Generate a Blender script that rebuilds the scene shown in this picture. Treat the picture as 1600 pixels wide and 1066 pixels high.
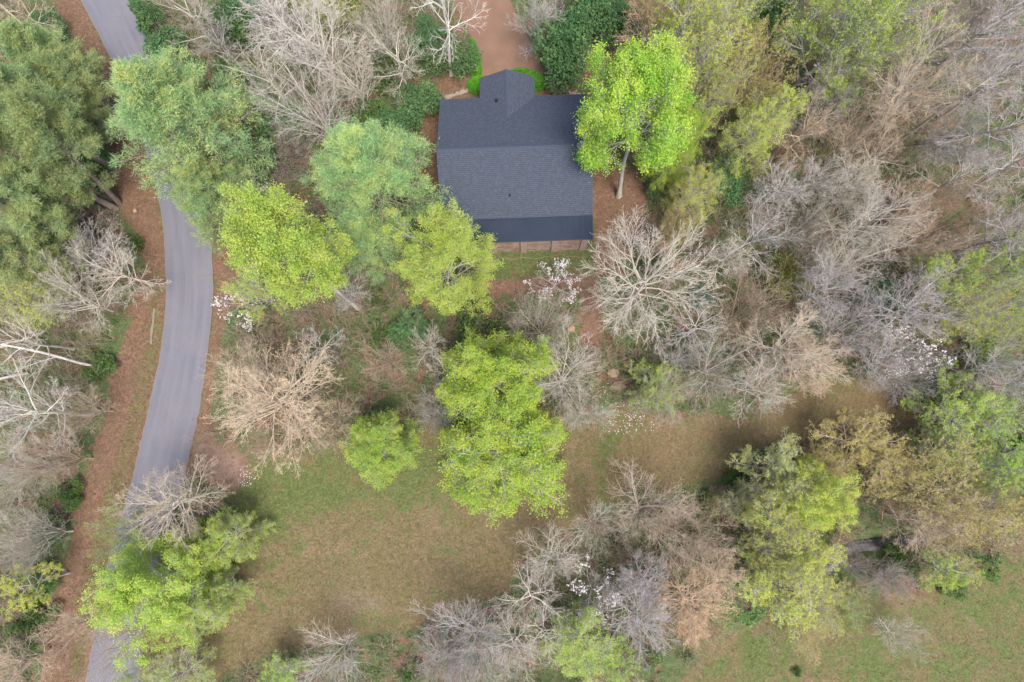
import bpy, math, random
import numpy as np
from mathutils import Vector, Matrix, Quaternion

for _o in list(bpy.data.objects):
    bpy.data.objects.remove(_o)
SC = bpy.context.scene
COL = SC.collection
R = math.radians

# ------------------------------------------------------------------ camera
CAM_H = 72.0
F = 1067.0                       # focal length in photo pixels (1600 wide)
cam_data = bpy.data.cameras.new('camera')
cam_data.sensor_width = 36.0
cam_data.lens = 36.0 * F / 1600.0
cam_data.clip_start = 0.5
cam_data.clip_end = 2000.0
cam = bpy.data.objects.new('camera', cam_data)
COL.objects.link(cam)
cam.location = (0, 0, CAM_H)
cam.rotation_euler = (R(7.3), R(1.07), 0)
SC.camera = cam
CAM_R = cam.rotation_euler.to_matrix()
CAM_INV = CAM_R.inverted()

# ------------------------------------------------------------------ light
SUN_EL, SUN_AZ = 68.0, 150.0     # azimuth clockwise from +Y (image top)
world = bpy.data.worlds.new('World')
SC.world = world
world.use_nodes = True
wn = world.node_tree.nodes
wl = world.node_tree.links
bg = wn['Background']
sky = wn.new('ShaderNodeTexSky')
sky.sky_type = 'NISHITA'
sky.sun_disc = False
sky.sun_elevation = R(SUN_EL)
sky.sun_rotation = R(SUN_AZ)
sky.air_density = 1.0
sky.dust_density = 3.0
sky.ozone_density = 1.0
wl.new(sky.outputs[0], bg.inputs[0])
bg.inputs[1].default_value = 0.15
sun_d = bpy.data.lights.new('sun', 'SUN')
sun_d.energy = 2.1
sun_d.angle = R(18)
sun_d.color = (1.0, 0.95, 0.87)
sun = bpy.data.objects.new('sun', sun_d)
COL.objects.link(sun)
_az = R(SUN_AZ)
_sd = Vector((math.sin(_az) * math.cos(R(SUN_EL)), math.cos(_az) * math.cos(R(SUN_EL)), math.sin(R(SUN_EL))))
sun.rotation_euler = _sd.to_track_quat('Z', 'Y').to_euler()
SC.view_settings.view_transform = 'Standard'
SC.view_settings.look = 'None'
SC.view_settings.exposure = 1.28
SC.view_settings.gamma = 1.0
SC.cycles.use_denoising = True
SC.cycles.denoiser = 'OPENIMAGEDENOISE'
SC.cycles.denoising_input_passes = 'RGB_ALBEDO_NORMAL'
SC.cycles.denoising_prefilter = 'ACCURATE'
SC.cycles.max_bounces = 7
SC.cycles.diffuse_bounces = 4
SC.cycles.transmission_bounces = 4
SC.cycles.glossy_bounces = 2

# ------------------------------------------------------------------ helpers
def at(px, py, z=0.0):
    d = CAM_R @ Vector(((px - 800.0) / F, -(py - 533.0) / F, -1.0))
    t = (z - CAM_H) / d.z
    return Vector((d.x * t, d.y * t, z))

def depth_of(p):
    v = CAM_INV @ (Vector(p) - Vector((0, 0, CAM_H)))
    return -v.z

def to_px(X, Y, Z):
    M = np.array(CAM_INV)
    P = np.stack([X, Y, Z - CAM_H], -1) @ M.T
    return 800 + F * P[..., 0] / -P[..., 2], 533 - F * P[..., 1] / -P[..., 2]

def tag(o, label=None, cat=None, group=None, kind=None):
    if label: o['label'] = label
    if cat: o['category'] = cat
    if group: o['group'] = group
    if kind: o['kind'] = kind
    return o

def mesh_np(name, verts, faces, smooth=False):
    """faces: (n,3) or (n,4) int array, or a list of such arrays"""
    verts = np.asarray(verts, np.float32)
    if not isinstance(faces, list): faces = [faces]
    faces = [np.asarray(f, np.int32) for f in faces if len(f)]
    me = bpy.data.meshes.new(name)
    me.vertices.add(len(verts))
    me.vertices.foreach_set('co', verts.ravel())
    nl = sum(f.size for f in faces)
    nf = sum(len(f) for f in faces)
    me.loops.add(nl)
    me.polygons.add(nf)
    me.loops.foreach_set('vertex_index', np.concatenate([f.ravel() for f in faces]))
    st, off = [], 0
    for f in faces:
        st.append(off + np.arange(len(f)) * f.shape[1]); off += f.size
    me.polygons.foreach_set('loop_start', np.concatenate(st).astype(np.int32))
    me.polygons.foreach_set('use_smooth', np.full(nf, smooth, bool))
    me.update(calc_edges=True)
    return me

def link(name, me, mat=None, parent=None):
    o = bpy.data.objects.new(name, me)
    COL.objects.link(o)
    if mat is not None:
        if me.materials: me.materials[0] = mat
        else: me.materials.append(mat)
    if parent is not None: o.parent = parent
    return o

def empty(name, loc):
    o = bpy.data.objects.new(name, None)
    o.empty_display_size = 0.3
    COL.objects.link(o)
    o.location = loc
    return o

class MB:
    """collects polygons, builds ONE mesh"""
    def __init__(s): s.v = []; s.f = []
    def add(s, vs, fs):
        b = len(s.v); s.v += [tuple(v) for v in vs]; s.f += [tuple(i + b for i in f) for f in fs]
    def box(s, x0, x1, y0, y1, z0, z1, M=None):
        vs = [Vector((x, y, z)) for z in (z0, z1) for y in (y0, y1) for x in (x0, x1)]
        if M is not None: vs = [M @ v for v in vs]
        s.add(vs, [(0, 2, 3, 1), (4, 5, 7, 6), (0, 1, 5, 4), (2, 6, 7, 3), (0, 4, 6, 2), (1, 3, 7, 5)])
    def slab(s, top, th):
        """a polygon (list of points) extruded down by th"""
        n = len(top); top = [Vector(p) for p in top]
        s.add(top + [p - Vector((0, 0, th)) for p in top],
              [tuple(range(n)), tuple(range(2 * n - 1, n - 1, -1))] +
              [(i, i + n, (i + 1) % n + n, (i + 1) % n) for i in range(n)])
    def tube(s, p0, p1, r0, r1, n=10, cap=True):
        p0, p1 = Vector(p0), Vector(p1); d = (p1 - p0).normalized()
        u = d.orthogonal().normalized(); w = d.cross(u)
        vs = []
        for p, r in ((p0, r0), (p1, r1)):
            for i in range(n):
                a = 2 * math.pi * i / n
                vs.append(p + u * math.cos(a) * r + w * math.sin(a) * r)
        fs = [(i, (i + 1) % n, (i + 1) % n + n, i + n) for i in range(n)]
        if cap: fs += [tuple(range(n - 1, -1, -1)), tuple(range(n, 2 * n))]
        s.add(vs, fs)
    def build(s, name, mat, parent=None, smooth=False, bevel=0.0):
        me = bpy.data.meshes.new(name)
        me.from_pydata(s.v, [], s.f); me.update()
        for p in me.polygons: p.use_smooth = smooth
        o = link(name, me, mat, parent)
        if bevel:
            m = o.modifiers.new('bevel', 'BEVEL'); m.width = bevel; m.segments = 2; m.limit_method = 'ANGLE'
        return o

# ------------------------------------------------------------------ materials
def new_mat(name):
    m = bpy.data.materials.new(name); m.use_nodes = True
    nt = m.node_tree; nt.nodes.clear()
    return m, nt.nodes, nt.links

def N(nodes, typ, **kw):
    n = nodes.new(typ)
    for k, v in kw.items(): setattr(n, k, v)
    return n

def mixc(nodes, links, fac, a, b, blend='MIX'):
    n = nodes.new('ShaderNodeMix'); n.data_type = 'RGBA'; n.blend_type = blend
    n.clamp_factor = True
    for sock, val in ((n.inputs[0], fac), (n.inputs[6], a), (n.inputs[7], b)):
        if isinstance(val, (int, float)): sock.default_value = val
        elif isinstance(val, tuple): sock.default_value = (*val[:3], 1)
        else: links.new(val, sock)
    return n.outputs[2]

def math_n(nodes, links, op, a, b=None, c=None, clamp=False):
    n = nodes.new('ShaderNodeMath'); n.operation = op; n.use_clamp = clamp
    for i, v in enumerate((a, b, c)):
        if v is None: continue
        if isinstance(v, (int, float)): n.inputs[i].default_value = v
        else: links.new(v, n.inputs[i])
    return n.outputs[0]

def noise(nodes, links, scale, detail=3, rough=0.55, vec=None, dist=0.0):
    n = nodes.new('ShaderNodeTexNoise')
    n.inputs['Scale'].default_value = scale; n.inputs['Detail'].default_value = detail
    n.inputs['Roughness'].default_value = rough; n.inputs['Distortion'].default_value = dist
    if vec is not None: links.new(vec, n.inputs['Vector'])
    return n.outputs[0]

def remap(nodes, links, v, a, b, c=0.0, d=1.0):
    n = nodes.new('ShaderNodeMapRange'); n.clamp = True
    links.new(v, n.inputs[0])
    for i, x in enumerate((a, b, c, d)): n.inputs[i + 1].default_value = x
    return n.outputs[0]

def principled(nodes, links, col, rough=0.8, spec=0.25, bump=None, bump_s=0.3, bump_d=0.05):
    p = nodes.new('ShaderNodeBsdfPrincipled')
    if isinstance(col, tuple): p.inputs['Base Color'].default_value = (*col, 1)
    else: links.new(col, p.inputs['Base Color'])
    if isinstance(rough, (int, float)): p.inputs['Roughness'].default_value = rough
    else: links.new(rough, p.inputs['Roughness'])
    p.inputs['Specular IOR Level'].default_value = spec
    if bump is not None:
        b = nodes.new('ShaderNodeBump'); b.inputs['Strength'].default_value = bump_s
        b.inputs['Distance'].default_value = bump_d
        links.new(bump, b.inputs['Height']); links.new(b.outputs[0], p.inputs['Normal'])
    o = nodes.new('ShaderNodeOutputMaterial'); links.new(p.outputs[0], o.inputs[0])
    return p

def coords(nodes, which='Object'):
    return nodes.new('ShaderNodeTexCoord').outputs[which]

def plain_mat(name, a, b, scale=3.0, rough=0.8, spec=0.25, bump=0.2):
    m, n, l = new_mat(name)
    v = coords(n)
    f = noise(n, l, scale, 5, 0.65, v)
    principled(n, l, mixc(n, l, remap(n, l, f, 0.3, 0.7), a, b), rough, spec, f, bump, 0.03)
    return m

def bark_mat(name, a, b):
    a = tuple(min(0.62, x * 1.45) for x in a); b = tuple(min(0.6, x * 1.45) for x in b)
    m, n, l = new_mat(name)
    v = coords(n)
    f = noise(n, l, 1.3, 4, 0.65, v)
    c = mixc(n, l, remap(n, l, f, 0.35, 0.68), a, b)
    oi = n.new('ShaderNodeObjectInfo')
    hs = n.new('ShaderNodeHueSaturation')
    l.new(c, hs.inputs['Color'])
    l.new(remap(n, l, oi.outputs['Random'], 0, 1, 0.72, 1.10), hs.inputs['Value'])
    principled(n, l, hs.outputs[0], 0.85, 0.15)
    return m

def leaf_mat(name, a, b, c=None, trans=0.35, clump=0.5, hue=0.012):
    """a/b differ leaf by leaf, c comes in clumps (young or old leaves)"""
    m, n, l = new_mat(name)
    g = n.new('ShaderNodeNewGeometry')
    col = mixc(n, l, g.outputs['Random Per Island'], a, b)
    if c is not None:
        f = noise(n, l, clump, 2, 0.6, coords(n))
        f = math_n(n, l, 'ADD', f, math_n(n, l, 'MULTIPLY', math_n(n, l, 'SUBTRACT', g.outputs['Random Per Island'], 0.5), 0.22))
        col = mixc(n, l, remap(n, l, f, 0.44, 0.66), col, c)
    oi = n.new('ShaderNodeObjectInfo')
    hs = n.new('ShaderNodeHueSaturation')
    l.new(col, hs.inputs['Color'])
    l.new(remap(n, l, oi.outputs['Random'], 0, 1, 0.88, 1.12), hs.inputs['Value'])
    l.new(remap(n, l, oi.outputs['Random'], 0, 1, 0.5 - hue, 0.5 + hue), hs.inputs['Hue'])
    d = n.new('ShaderNodeBsdfPrincipled'); l.new(hs.outputs[0], d.inputs['Base Color'])
    d.inputs['Roughness'].default_value = 0.6; d.inputs['Specular IOR Level'].default_value = 0.2
    t = n.new('ShaderNodeBsdfTranslucent'); l.new(hs.outputs[0], t.inputs[0])
    mx = n.new('ShaderNodeMixShader'); mx.inputs[0].default_value = trans
    l.new(d.outputs[0], mx.inputs[1]); l.new(t.outputs[0], mx.inputs[2])
    o = n.new('ShaderNodeOutputMaterial'); l.new(mx.outputs[0], o.inputs[0])
    return m

BARK = {
    'twig_tan': bark_mat('twig_tan', (0.40, 0.315, 0.225), (0.33, 0.26, 0.19)),
    'twig_orange': bark_mat('twig_orange', (0.37, 0.235, 0.135), (0.28, 0.19, 0.125)),
    'twig_lilac': bark_mat('twig_lilac', (0.325, 0.295, 0.278), (0.245, 0.218, 0.205)),
    'cream': bark_mat('bark_cream', (0.40, 0.36, 0.30), (0.27, 0.235, 0.19)),
    'grey': bark_mat('bark_grey', (0.345, 0.32, 0.295), (0.24, 0.215, 0.19)),
    'tan': bark_mat('bark_tan', (0.36, 0.285, 0.215), (0.25, 0.19, 0.135)),
    'purple': bark_mat('bark_purple_grey', (0.315, 0.285, 0.265), (0.21, 0.185, 0.172)),
    'brown': bark_mat('bark_brown', (0.15, 0.11, 0.085), (0.09, 0.065, 0.05)),
    'pine': bark_mat('bark_pine', (0.19, 0.155, 0.135), (0.12, 0.095, 0.08)),
    'white': bark_mat('bark_white', (0.43, 0.395, 0.345), (0.30, 0.26, 0.22)),
}
LEAF = {
    'lime': leaf_mat('leaf_lime', (0.33, 0.49, 0.065), (0.22, 0.40, 0.05), (0.47, 0.56, 0.085), 0.42, 0.45),
    'lime_soft': leaf_mat('leaf_lime_soft', (0.42, 0.53, 0.105), (0.31, 0.45, 0.085), (0.51, 0.57, 0.13), 0.42, 0.5),
    'green': leaf_mat('leaf_spring_green', (0.23, 0.38, 0.055), (0.32, 0.43, 0.075), (0.43, 0.48, 0.095), 0.42, 0.5),
    'yellow': leaf_mat('leaf_yellow_green', (0.43, 0.49, 0.08), (0.34, 0.43, 0.075), (0.50, 0.49, 0.10), 0.38, 0.5),
    'ochre': leaf_mat('leaf_ochre', (0.42, 0.34, 0.11), (0.33, 0.29, 0.10), (0.36, 0.36, 0.10), 0.3, 0.5),
    'bud_tan': leaf_mat('bud_tan', (0.50, 0.37, 0.22), (0.44, 0.33, 0.22), (0.52, 0.34, 0.17), 0.2, 0.4),
    'bud_orange': leaf_mat('bud_orange', (0.50, 0.27, 0.12), (0.42, 0.25, 0.13), (0.45, 0.30, 0.17), 0.2, 0.4),
    'bud_grey': leaf_mat('bud_grey', (0.42, 0.37, 0.29), (0.34, 0.32, 0.22), (0.40, 0.36, 0.28), 0.2, 0.4),
    'mixed': leaf_mat('leaf_yellowish_spring', (0.36, 0.50, 0.075), (0.26, 0.43, 0.06), (0.50, 0.55, 0.11), 0.42, 0.5),
    'olive_light': leaf_mat('leaf_olive_light', (0.33, 0.36, 0.12), (0.27, 0.31, 0.10), (0.38, 0.38, 0.13), 0.35, 0.6),
    'evergreen': leaf_mat('leaf_evergreen', (0.075, 0.155, 0.055), (0.10, 0.19, 0.08), (0.15, 0.24, 0.085), 0.25, 0.6),
    'fresh': leaf_mat('leaf_fresh_green', (0.09, 0.18, 0.048), (0.13, 0.225, 0.065), (0.18, 0.26, 0.08), 0.35, 0.8),
    'hedge': leaf_mat('leaf_hedge', (0.055, 0.22, 0.012), (0.085, 0.29, 0.018), (0.12, 0.34, 0.03), 0.3, 1.2),
    'olive': leaf_mat('leaf_olive', (0.20, 0.22, 0.065), (0.26, 0.26, 0.085), (0.21, 0.18, 0.075), 0.3, 0.8),
    'pine': leaf_mat('needle_white_pine', (0.23, 0.38, 0.17), (0.31, 0.45, 0.20), (0.47, 0.53, 0.19), 0.38, 0.42),
    'pine_y': leaf_mat('needle_yellow_pine', (0.30, 0.36, 0.14), (0.40, 0.44, 0.17), (0.22, 0.32, 0.15), 0.38, 0.5),
    'blue': leaf_mat('needle_blue', (0.12, 0.20, 0.15), (0.15, 0.23, 0.18), None, 0.2),
    'blossom': leaf_mat('blossom_white', (0.72, 0.68, 0.68), (0.64, 0.58, 0.59), None, 0.3),
}

# ------------------------------------------------------------------ plant generator (numpy)
def unit(a):
    return a / np.maximum(np.linalg.norm(a, axis=-1, keepdims=True), 1e-9)

def children_of(rng, P, Rad, n, t0, t1, ang, ang_j, lr, lr_j, k, wander, up, rr, taper=0.9, shape=0.55, rmin=0.0):
    """P (M,K,3) parent polylines, Rad (M,K). n children each -> polylines (M*n,k,3), radii"""
    M, K, _ = P.shape
    t = t0 + (t1 - t0) * (np.arange(n)[None] + rng.uniform(0.1, 0.9, (M, n))) / n
    f = t * (K - 1); i = np.minimum(f.astype(int), K - 2); w = (f - i)[..., None]
    m = np.arange(M)[:, None]
    A, B = P[m, i], P[m, i + 1]
    S = A * (1 - w) + B * w
    T = unit(B - A)
    rad = Rad[m, i] * (1 - w[..., 0]) + Rad[m, i + 1] * w[..., 0]
    plen = np.linalg.norm(np.diff(P, axis=1), axis=-1).sum(1)[:, None]
    az = np.arange(n)[None] * 2.39996 + rng.uniform(0, 6.28, (M, 1)) + rng.uniform(-0.6, 0.6, (M, n))
    ref = np.where(np.abs(T[..., 2:3]) > 0.9, np.array([1.0, 0, 0]), np.array([0, 0, 1.0]))
    U = unit(np.cross(T, ref)); V = np.cross(T, U)
    a = ang + rng.uniform(-ang_j, ang_j, (M, n))
    D = np.cos(a)[..., None] * T + np.sin(a)[..., None] * (np.cos(az)[..., None] * U + np.sin(az)[..., None] * V)
    L = plen * lr * (1 - shape * (t - t0) / max(t1 - t0, 1e-6)) * rng.uniform(1 - lr_j, 1 + lr_j, (M, n))
    S = S.reshape(-1, 3); D = unit(D.reshape(-1, 3)); L = L.reshape(-1); r0 = np.maximum(rad.reshape(-1) * rr, rmin)
    return grow(rng, S, D, L, r0, k, wander, up, taper, rmin)

def grow(rng, S, D, L, r0, k, wander, up, taper, rmin=0.0):
    pts = [S]; p = S; d = D
    upv = np.array([0, 0, 1.0])
    for _ in range(k - 1):
        d = unit(d + rng.normal(0, wander, d.shape) + up * upv)
        p = p + d * (L / (k - 1))[:, None]
        pts.append(p)
    P = np.stack(pts, 1)
    Rad = r0[:, None] * (1 - taper * np.linspace(0, 1, k)[None])
    return P, np.maximum(Rad, rmin * 0.6)

def tubes(P, Rad, m):
    M, K, _ = P.shape
    T = np.empty_like(P)
    T[:, 1:-1] = P[:, 2:] - P[:, :-2]; T[:, 0] = P[:, 1] - P[:, 0]; T[:, -1] = P[:, -1] - P[:, -2]
    T = unit(T)
    ref = np.where(np.abs(T[:, :1, 2:3]) > 0.85, np.array([1.0, 0.05, 0]), np.array([0.03, 0, 1.0]))
    U = unit(np.cross(T, np.broadcast_to(ref, T.shape))); V = np.cross(T, U)
    a = np.arange(m) * 2 * np.pi / m
    ring = P[:, :, None] + Rad[:, :, None, None] * (np.cos(a)[None, None, :, None] * U[:, :, None] + np.sin(a)[None, None, :, None] * V[:, :, None])
    verts = ring.reshape(-1, 3)
    idx = np.arange(M * K * m).reshape(M, K, m)
    nx = np.roll(idx, -1, 2)
    q = np.stack([idx[:, :-1], nx[:, :-1], nx[:, 1:], idx[:, 1:]], -1).reshape(-1, 4)
    return verts, q

def join(parts):
    vs, fs, off = [], [], 0
    for v, f in parts:
        vs.append(v); fs.append(f + off); off += len(v)
    return np.concatenate(vs), np.concatenate(fs)

def leaf_quads(rng, C, size, size_j=0.35, up=0.5, aspect=0.55):
    n = len(C)
    nrm = unit(rng.normal(0, 1, (n, 3)) * 0.8 + np.array([0, 0, up * 1.6]))
    a = unit(np.cross(nrm, rng.normal(0, 1, (n, 3)))); b = np.cross(nrm, a)
    s = (size * rng.uniform(1 - size_j, 1 + size_j, n))[:, None] * 0.5
    fold = nrm * s * 0.25
    v = np.stack([C - a * s, C - b * s * aspect + fold, C + a * s, C + b * s * aspect + fold], 1).reshape(-1, 3)
    return v, np.arange(n * 4).reshape(n, 4)

def blades(rng, base, direc, length, width):
    """thin triangles: needles and grass"""
    n = len(base)
    s = unit(np.cross(direc, rng.normal(0, 1, (n, 3))))
    w = np.broadcast_to(np.asarray(width, float).reshape(-1, 1), (n, 1))
    v = np.stack([base - s * w * 0.5, base + s * w * 0.5, base + direc * np.asarray(length).reshape(-1, 1)], 1).reshape(-1, 3)
    return v, np.arange(n * 3).reshape(n, 3)

SKEL = {}
# name: h, R, trunk top fraction, crown base, limbs, elevation low/high, twig counts, wander, trunk radius
SPEC = {
    'oak':      (20, 7.0, 0.80, 0.30, 17, 20, 66, (8, 5, 5, 3), 0.085, 0.30),
    'oak_b':    (20, 7.0, 0.72, 0.28, 14, 16, 60, (9, 5, 5, 3), 0.10, 0.32),
    'star':     (20, 8.5, 0.60, 0.26, 19, 4, 62, (10, 6, 4, 3), 0.085, 0.32),
    'vase':     (20, 6.0, 0.46, 0.22, 10, 46, 76, (11, 6, 4, 3), 0.06, 0.26),
    'vase_b':   (20, 6.0, 0.55, 0.20, 13, 40, 74, (9, 6, 4, 3), 0.075, 0.25),
    'fine':     (20, 4.8, 0.92, 0.22, 36, 26, 62, (6, 5, 4, 3), 0.06, 0.20),
    'fine_b':   (20, 5.2, 0.86, 0.18, 30, 30, 66, (7, 5, 4, 3), 0.075, 0.20),
    'sparse':   (20, 6.0, 0.78, 0.42, 11, 24, 64, (7, 5, 4, 3), 0.12, 0.27),
    'sparse_b': (20, 5.5, 0.86, 0.52, 12, 20, 60, (6, 5, 4, 3), 0.11, 0.25),
    'fan':      (20, 8.0, 0.16, 0.30, 11, 42, 72, (11, 6, 4, 3), 0.05, 0.26),
    'fan_b':    (20, 8.0, 0.25, 0.30, 12, 36, 68, (10, 6, 4, 3), 0.075, 0.25),
    'round':    (20, 7.0, 0.78, 0.20, 34, 6, 74, (7, 5, 4, 3), 0.07, 0.30),
    'round_b':  (20, 7.0, 0.70, 0.16, 30, 2, 70, (8, 5, 4, 3), 0.09, 0.30),
    'high':     (20, 5.6, 0.90, 0.56, 26, 4, 72, (8, 5, 4, 3), 0.08, 0.30),
    'high_b':   (20, 5.0, 0.90, 0.64, 36, 2, 74, (7, 5, 4, 3), 0.08, 0.30),
    'cone':     (20, 6.2, 0.92, 0.10, 44, 6, 60, (7, 5, 4, 3), 0.06, 0.25),
}
def skeleton(name):
    if name in SKEL: return SKEL[name]
    h, Rc, tt, cb, nl, e0, e1, cnt, wd, tr = SPEC[name]
    rng = np.random.default_rng(sum(map(ord, name)) * 7 + len(name))
    k = 16
    z = np.linspace(0, h * tt, k)
    wob = np.cumsum(rng.normal(0, 0.10, (k, 2)), 0) * (np.linspace(0, 1, k)[:, None])
    trunk = np.concatenate([wob, z[:, None]], 1)[None]
    trad = (tr * (1 - 0.72 * np.linspace(0, 1, k)) * (1 + 0.5 * np.exp(-z / 0.6)))[None]
    # limbs
    t = cb + (0.995 - cb) * (np.arange(nl) + rng.uniform(0.05, 0.95, nl)) / nl
    f = t * (k - 1); i = np.minimum(f.astype(int), k - 2); w = (f - i)[:, None]
    S = trunk[0, i] * (1 - w) + trunk[0, i + 1] * w
    el = np.radians(e0 + (e1 - e0) * ((t - cb) / (1 - cb)) ** 1.2 + rng.uniform(-9, 9, nl))
    az = np.arange(nl) * 2.39996 + rng.uniform(-0.45, 0.45, nl)
    D = np.stack([np.cos(el) * np.cos(az), np.cos(el) * np.sin(az), np.sin(el)], 1)
    u = (t - cb) / (1 - cb)
    if tt < 0.6:      # several leaders from a short trunk
        L = np.minimum(Rc / np.cos(el), (h - S[:, 2]) / np.sin(el)) * rng.uniform(0.82, 1.05, nl)
    else:
        prof = np.sqrt(np.clip(1 - ((u - 0.28) / 0.80) ** 2, 0.06, 1))
        reach = Rc * prof * rng.uniform(0.72, 1.06, nl)
        L = np.minimum(reach / np.cos(el), np.maximum((h * 1.0 - S[:, 2]), 1.2) / np.maximum(np.sin(el), 0.2))
    r0 = np.clip(tr * 0.34 * (L / Rc) ** 0.8, 0.045, None)
    l1, r1 = grow(rng, S, D, L, r0, 9, wd, 0.035, 0.86)
    a, b, c, d = cnt
    l2, r2 = children_of(rng, l1, r1, a, 0.20, 0.98, 0.60, 0.22, 0.50, 0.28, 6, wd * 1.0, 0.03, 0.62, 0.78, 0.55, 0.024)
    l3, r3 = children_of(rng, l2, r2, b, 0.2, 1.0, 0.55, 0.25, 0.50, 0.3, 5, wd * 1.1, 0.03, 0.62, 0.7, 0.5, 0.017)
    l4, r4 = children_of(rng, l3, r3, c, 0.15, 1.0, 0.52, 0.25, 0.55, 0.3, 3, wd * 1.1, 0.02, 0.68, 0.55, 0.4, 0.0115)
    l5, r5 = children_of(rng, l4, r4, d, 0.2, 1.0, 0.5, 0.25, 0.62, 0.3, 2, 0.1, 0.02, 0.8, 0.5, 0.3, 0.0098)
    tm = mesh_np('trunk', *join([tubes(trunk, trad, 9), tubes(l1, r1, 6)]), smooth=True)
    k5 = rng.random(len(l5)) < 0.42
    cm = mesh_np('branches', *join([tubes(l2, r2, 5), tubes(l3, r3, 4)]), smooth=True)
    wm_ = mesh_np('twigs', *join([tubes(l4, r4, 3), tubes(l5[k5], r5[k5], 3)]), smooth=True)
    for m_ in (tm, cm, wm_): m_.materials.append(None)
    tips = np.concatenate([l4[:, -1], l5[:, -1]]); mids = l3[:, -1]
    allp = np.concatenate([tips, mids])
    Rm = np.percentile(np.hypot(allp[:, 0], allp[:, 1]), 97)
    hm = np.percentile(allp[:, 2], 99)
    rr_ = np.hypot(tips[:, 0], tips[:, 1]); fc = float(np.mean(tips[rr_ > np.percentile(rr_, 60), 2]) / hm)
    if name.startswith(('round', 'high', 'cone')): Rm *= 1.14
    SKEL[name] = dict(trunk=tm, branches=cm, twigs=wm_, l3=l3, l4=l4, l5=l5, h=hm, R=Rm, fc=fc)
    return SKEL[name]

FOL = {}
def foliage(skel, style):
    key = (skel, style)
    if key in FOL: return FOL[key]
    s = skeleton(skel)
    rng = np.random.default_rng(sum(map(ord, skel + style)))
    tip4, tip5 = s['l4'][:, -1], s['l5'][:, -1]
    if style == 'dense':
        keep = tip4[rng.random(len(tip4)) < min(1.0, 4600 / len(tip4))]
        k5 = tip5[rng.random(len(tip5)) < min(1.0, 3200 / len(tip5))]
        C = np.concatenate([np.repeat(keep, 10, 0), np.repeat(k5, 9, 0)])
        C = C + rng.normal(0, 0.31, C.shape) * rng.uniform(0.4, 1.3, (len(C), 1))
        v, f = leaf_quads(rng, C, 0.168, 0.5, 0.7, 0.6)
    elif style == 'full':       # even closer leaves, finer
        keep = tip4[rng.random(len(tip4)) < min(1.0, 4200 / len(tip4))]
        C = np.repeat(keep, 11, 0) + rng.normal(0, 0.26, (len(keep) * 11, 3))
        v, f = leaf_quads(rng, C, 0.22, 0.35, 0.6, 0.5)
    elif style == 'airy':
        keep = tip4[rng.random(len(tip4)) < min(1.0, 3400 / len(tip4))]
        C = np.repeat(keep, 8, 0) + rng.normal(0, 0.20, (len(keep) * 8, 3))
        v, f = leaf_quads(rng, C, 0.19, 0.4, 0.6, 0.55)
    elif style == 'thin':       # small new leaves
        keep = tip4[rng.random(len(tip4)) < min(1.0, 1900 / len(tip4))]
        C = np.repeat(keep, 8, 0) + rng.normal(0, 0.135, (len(keep) * 8, 3))
        v, f = leaf_quads(rng, C, 0.185, 0.4, 0.8, 0.62)
    else:                       # buds and catkins on the twig ends
        keep = tip5[rng.random(len(tip5)) < min(1.0, 2600 / len(tip5))]
        C = np.repeat(keep, 2, 0) + rng.normal(0, 0.06, (len(keep) * 2, 3))
        v, f = leaf_quads(rng, C, 0.10, 0.4, 0.3, 0.6)
    me = mesh_np('crown', v, f)
    me.materials.append(None)
    FOL[key] = me
    return me

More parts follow.
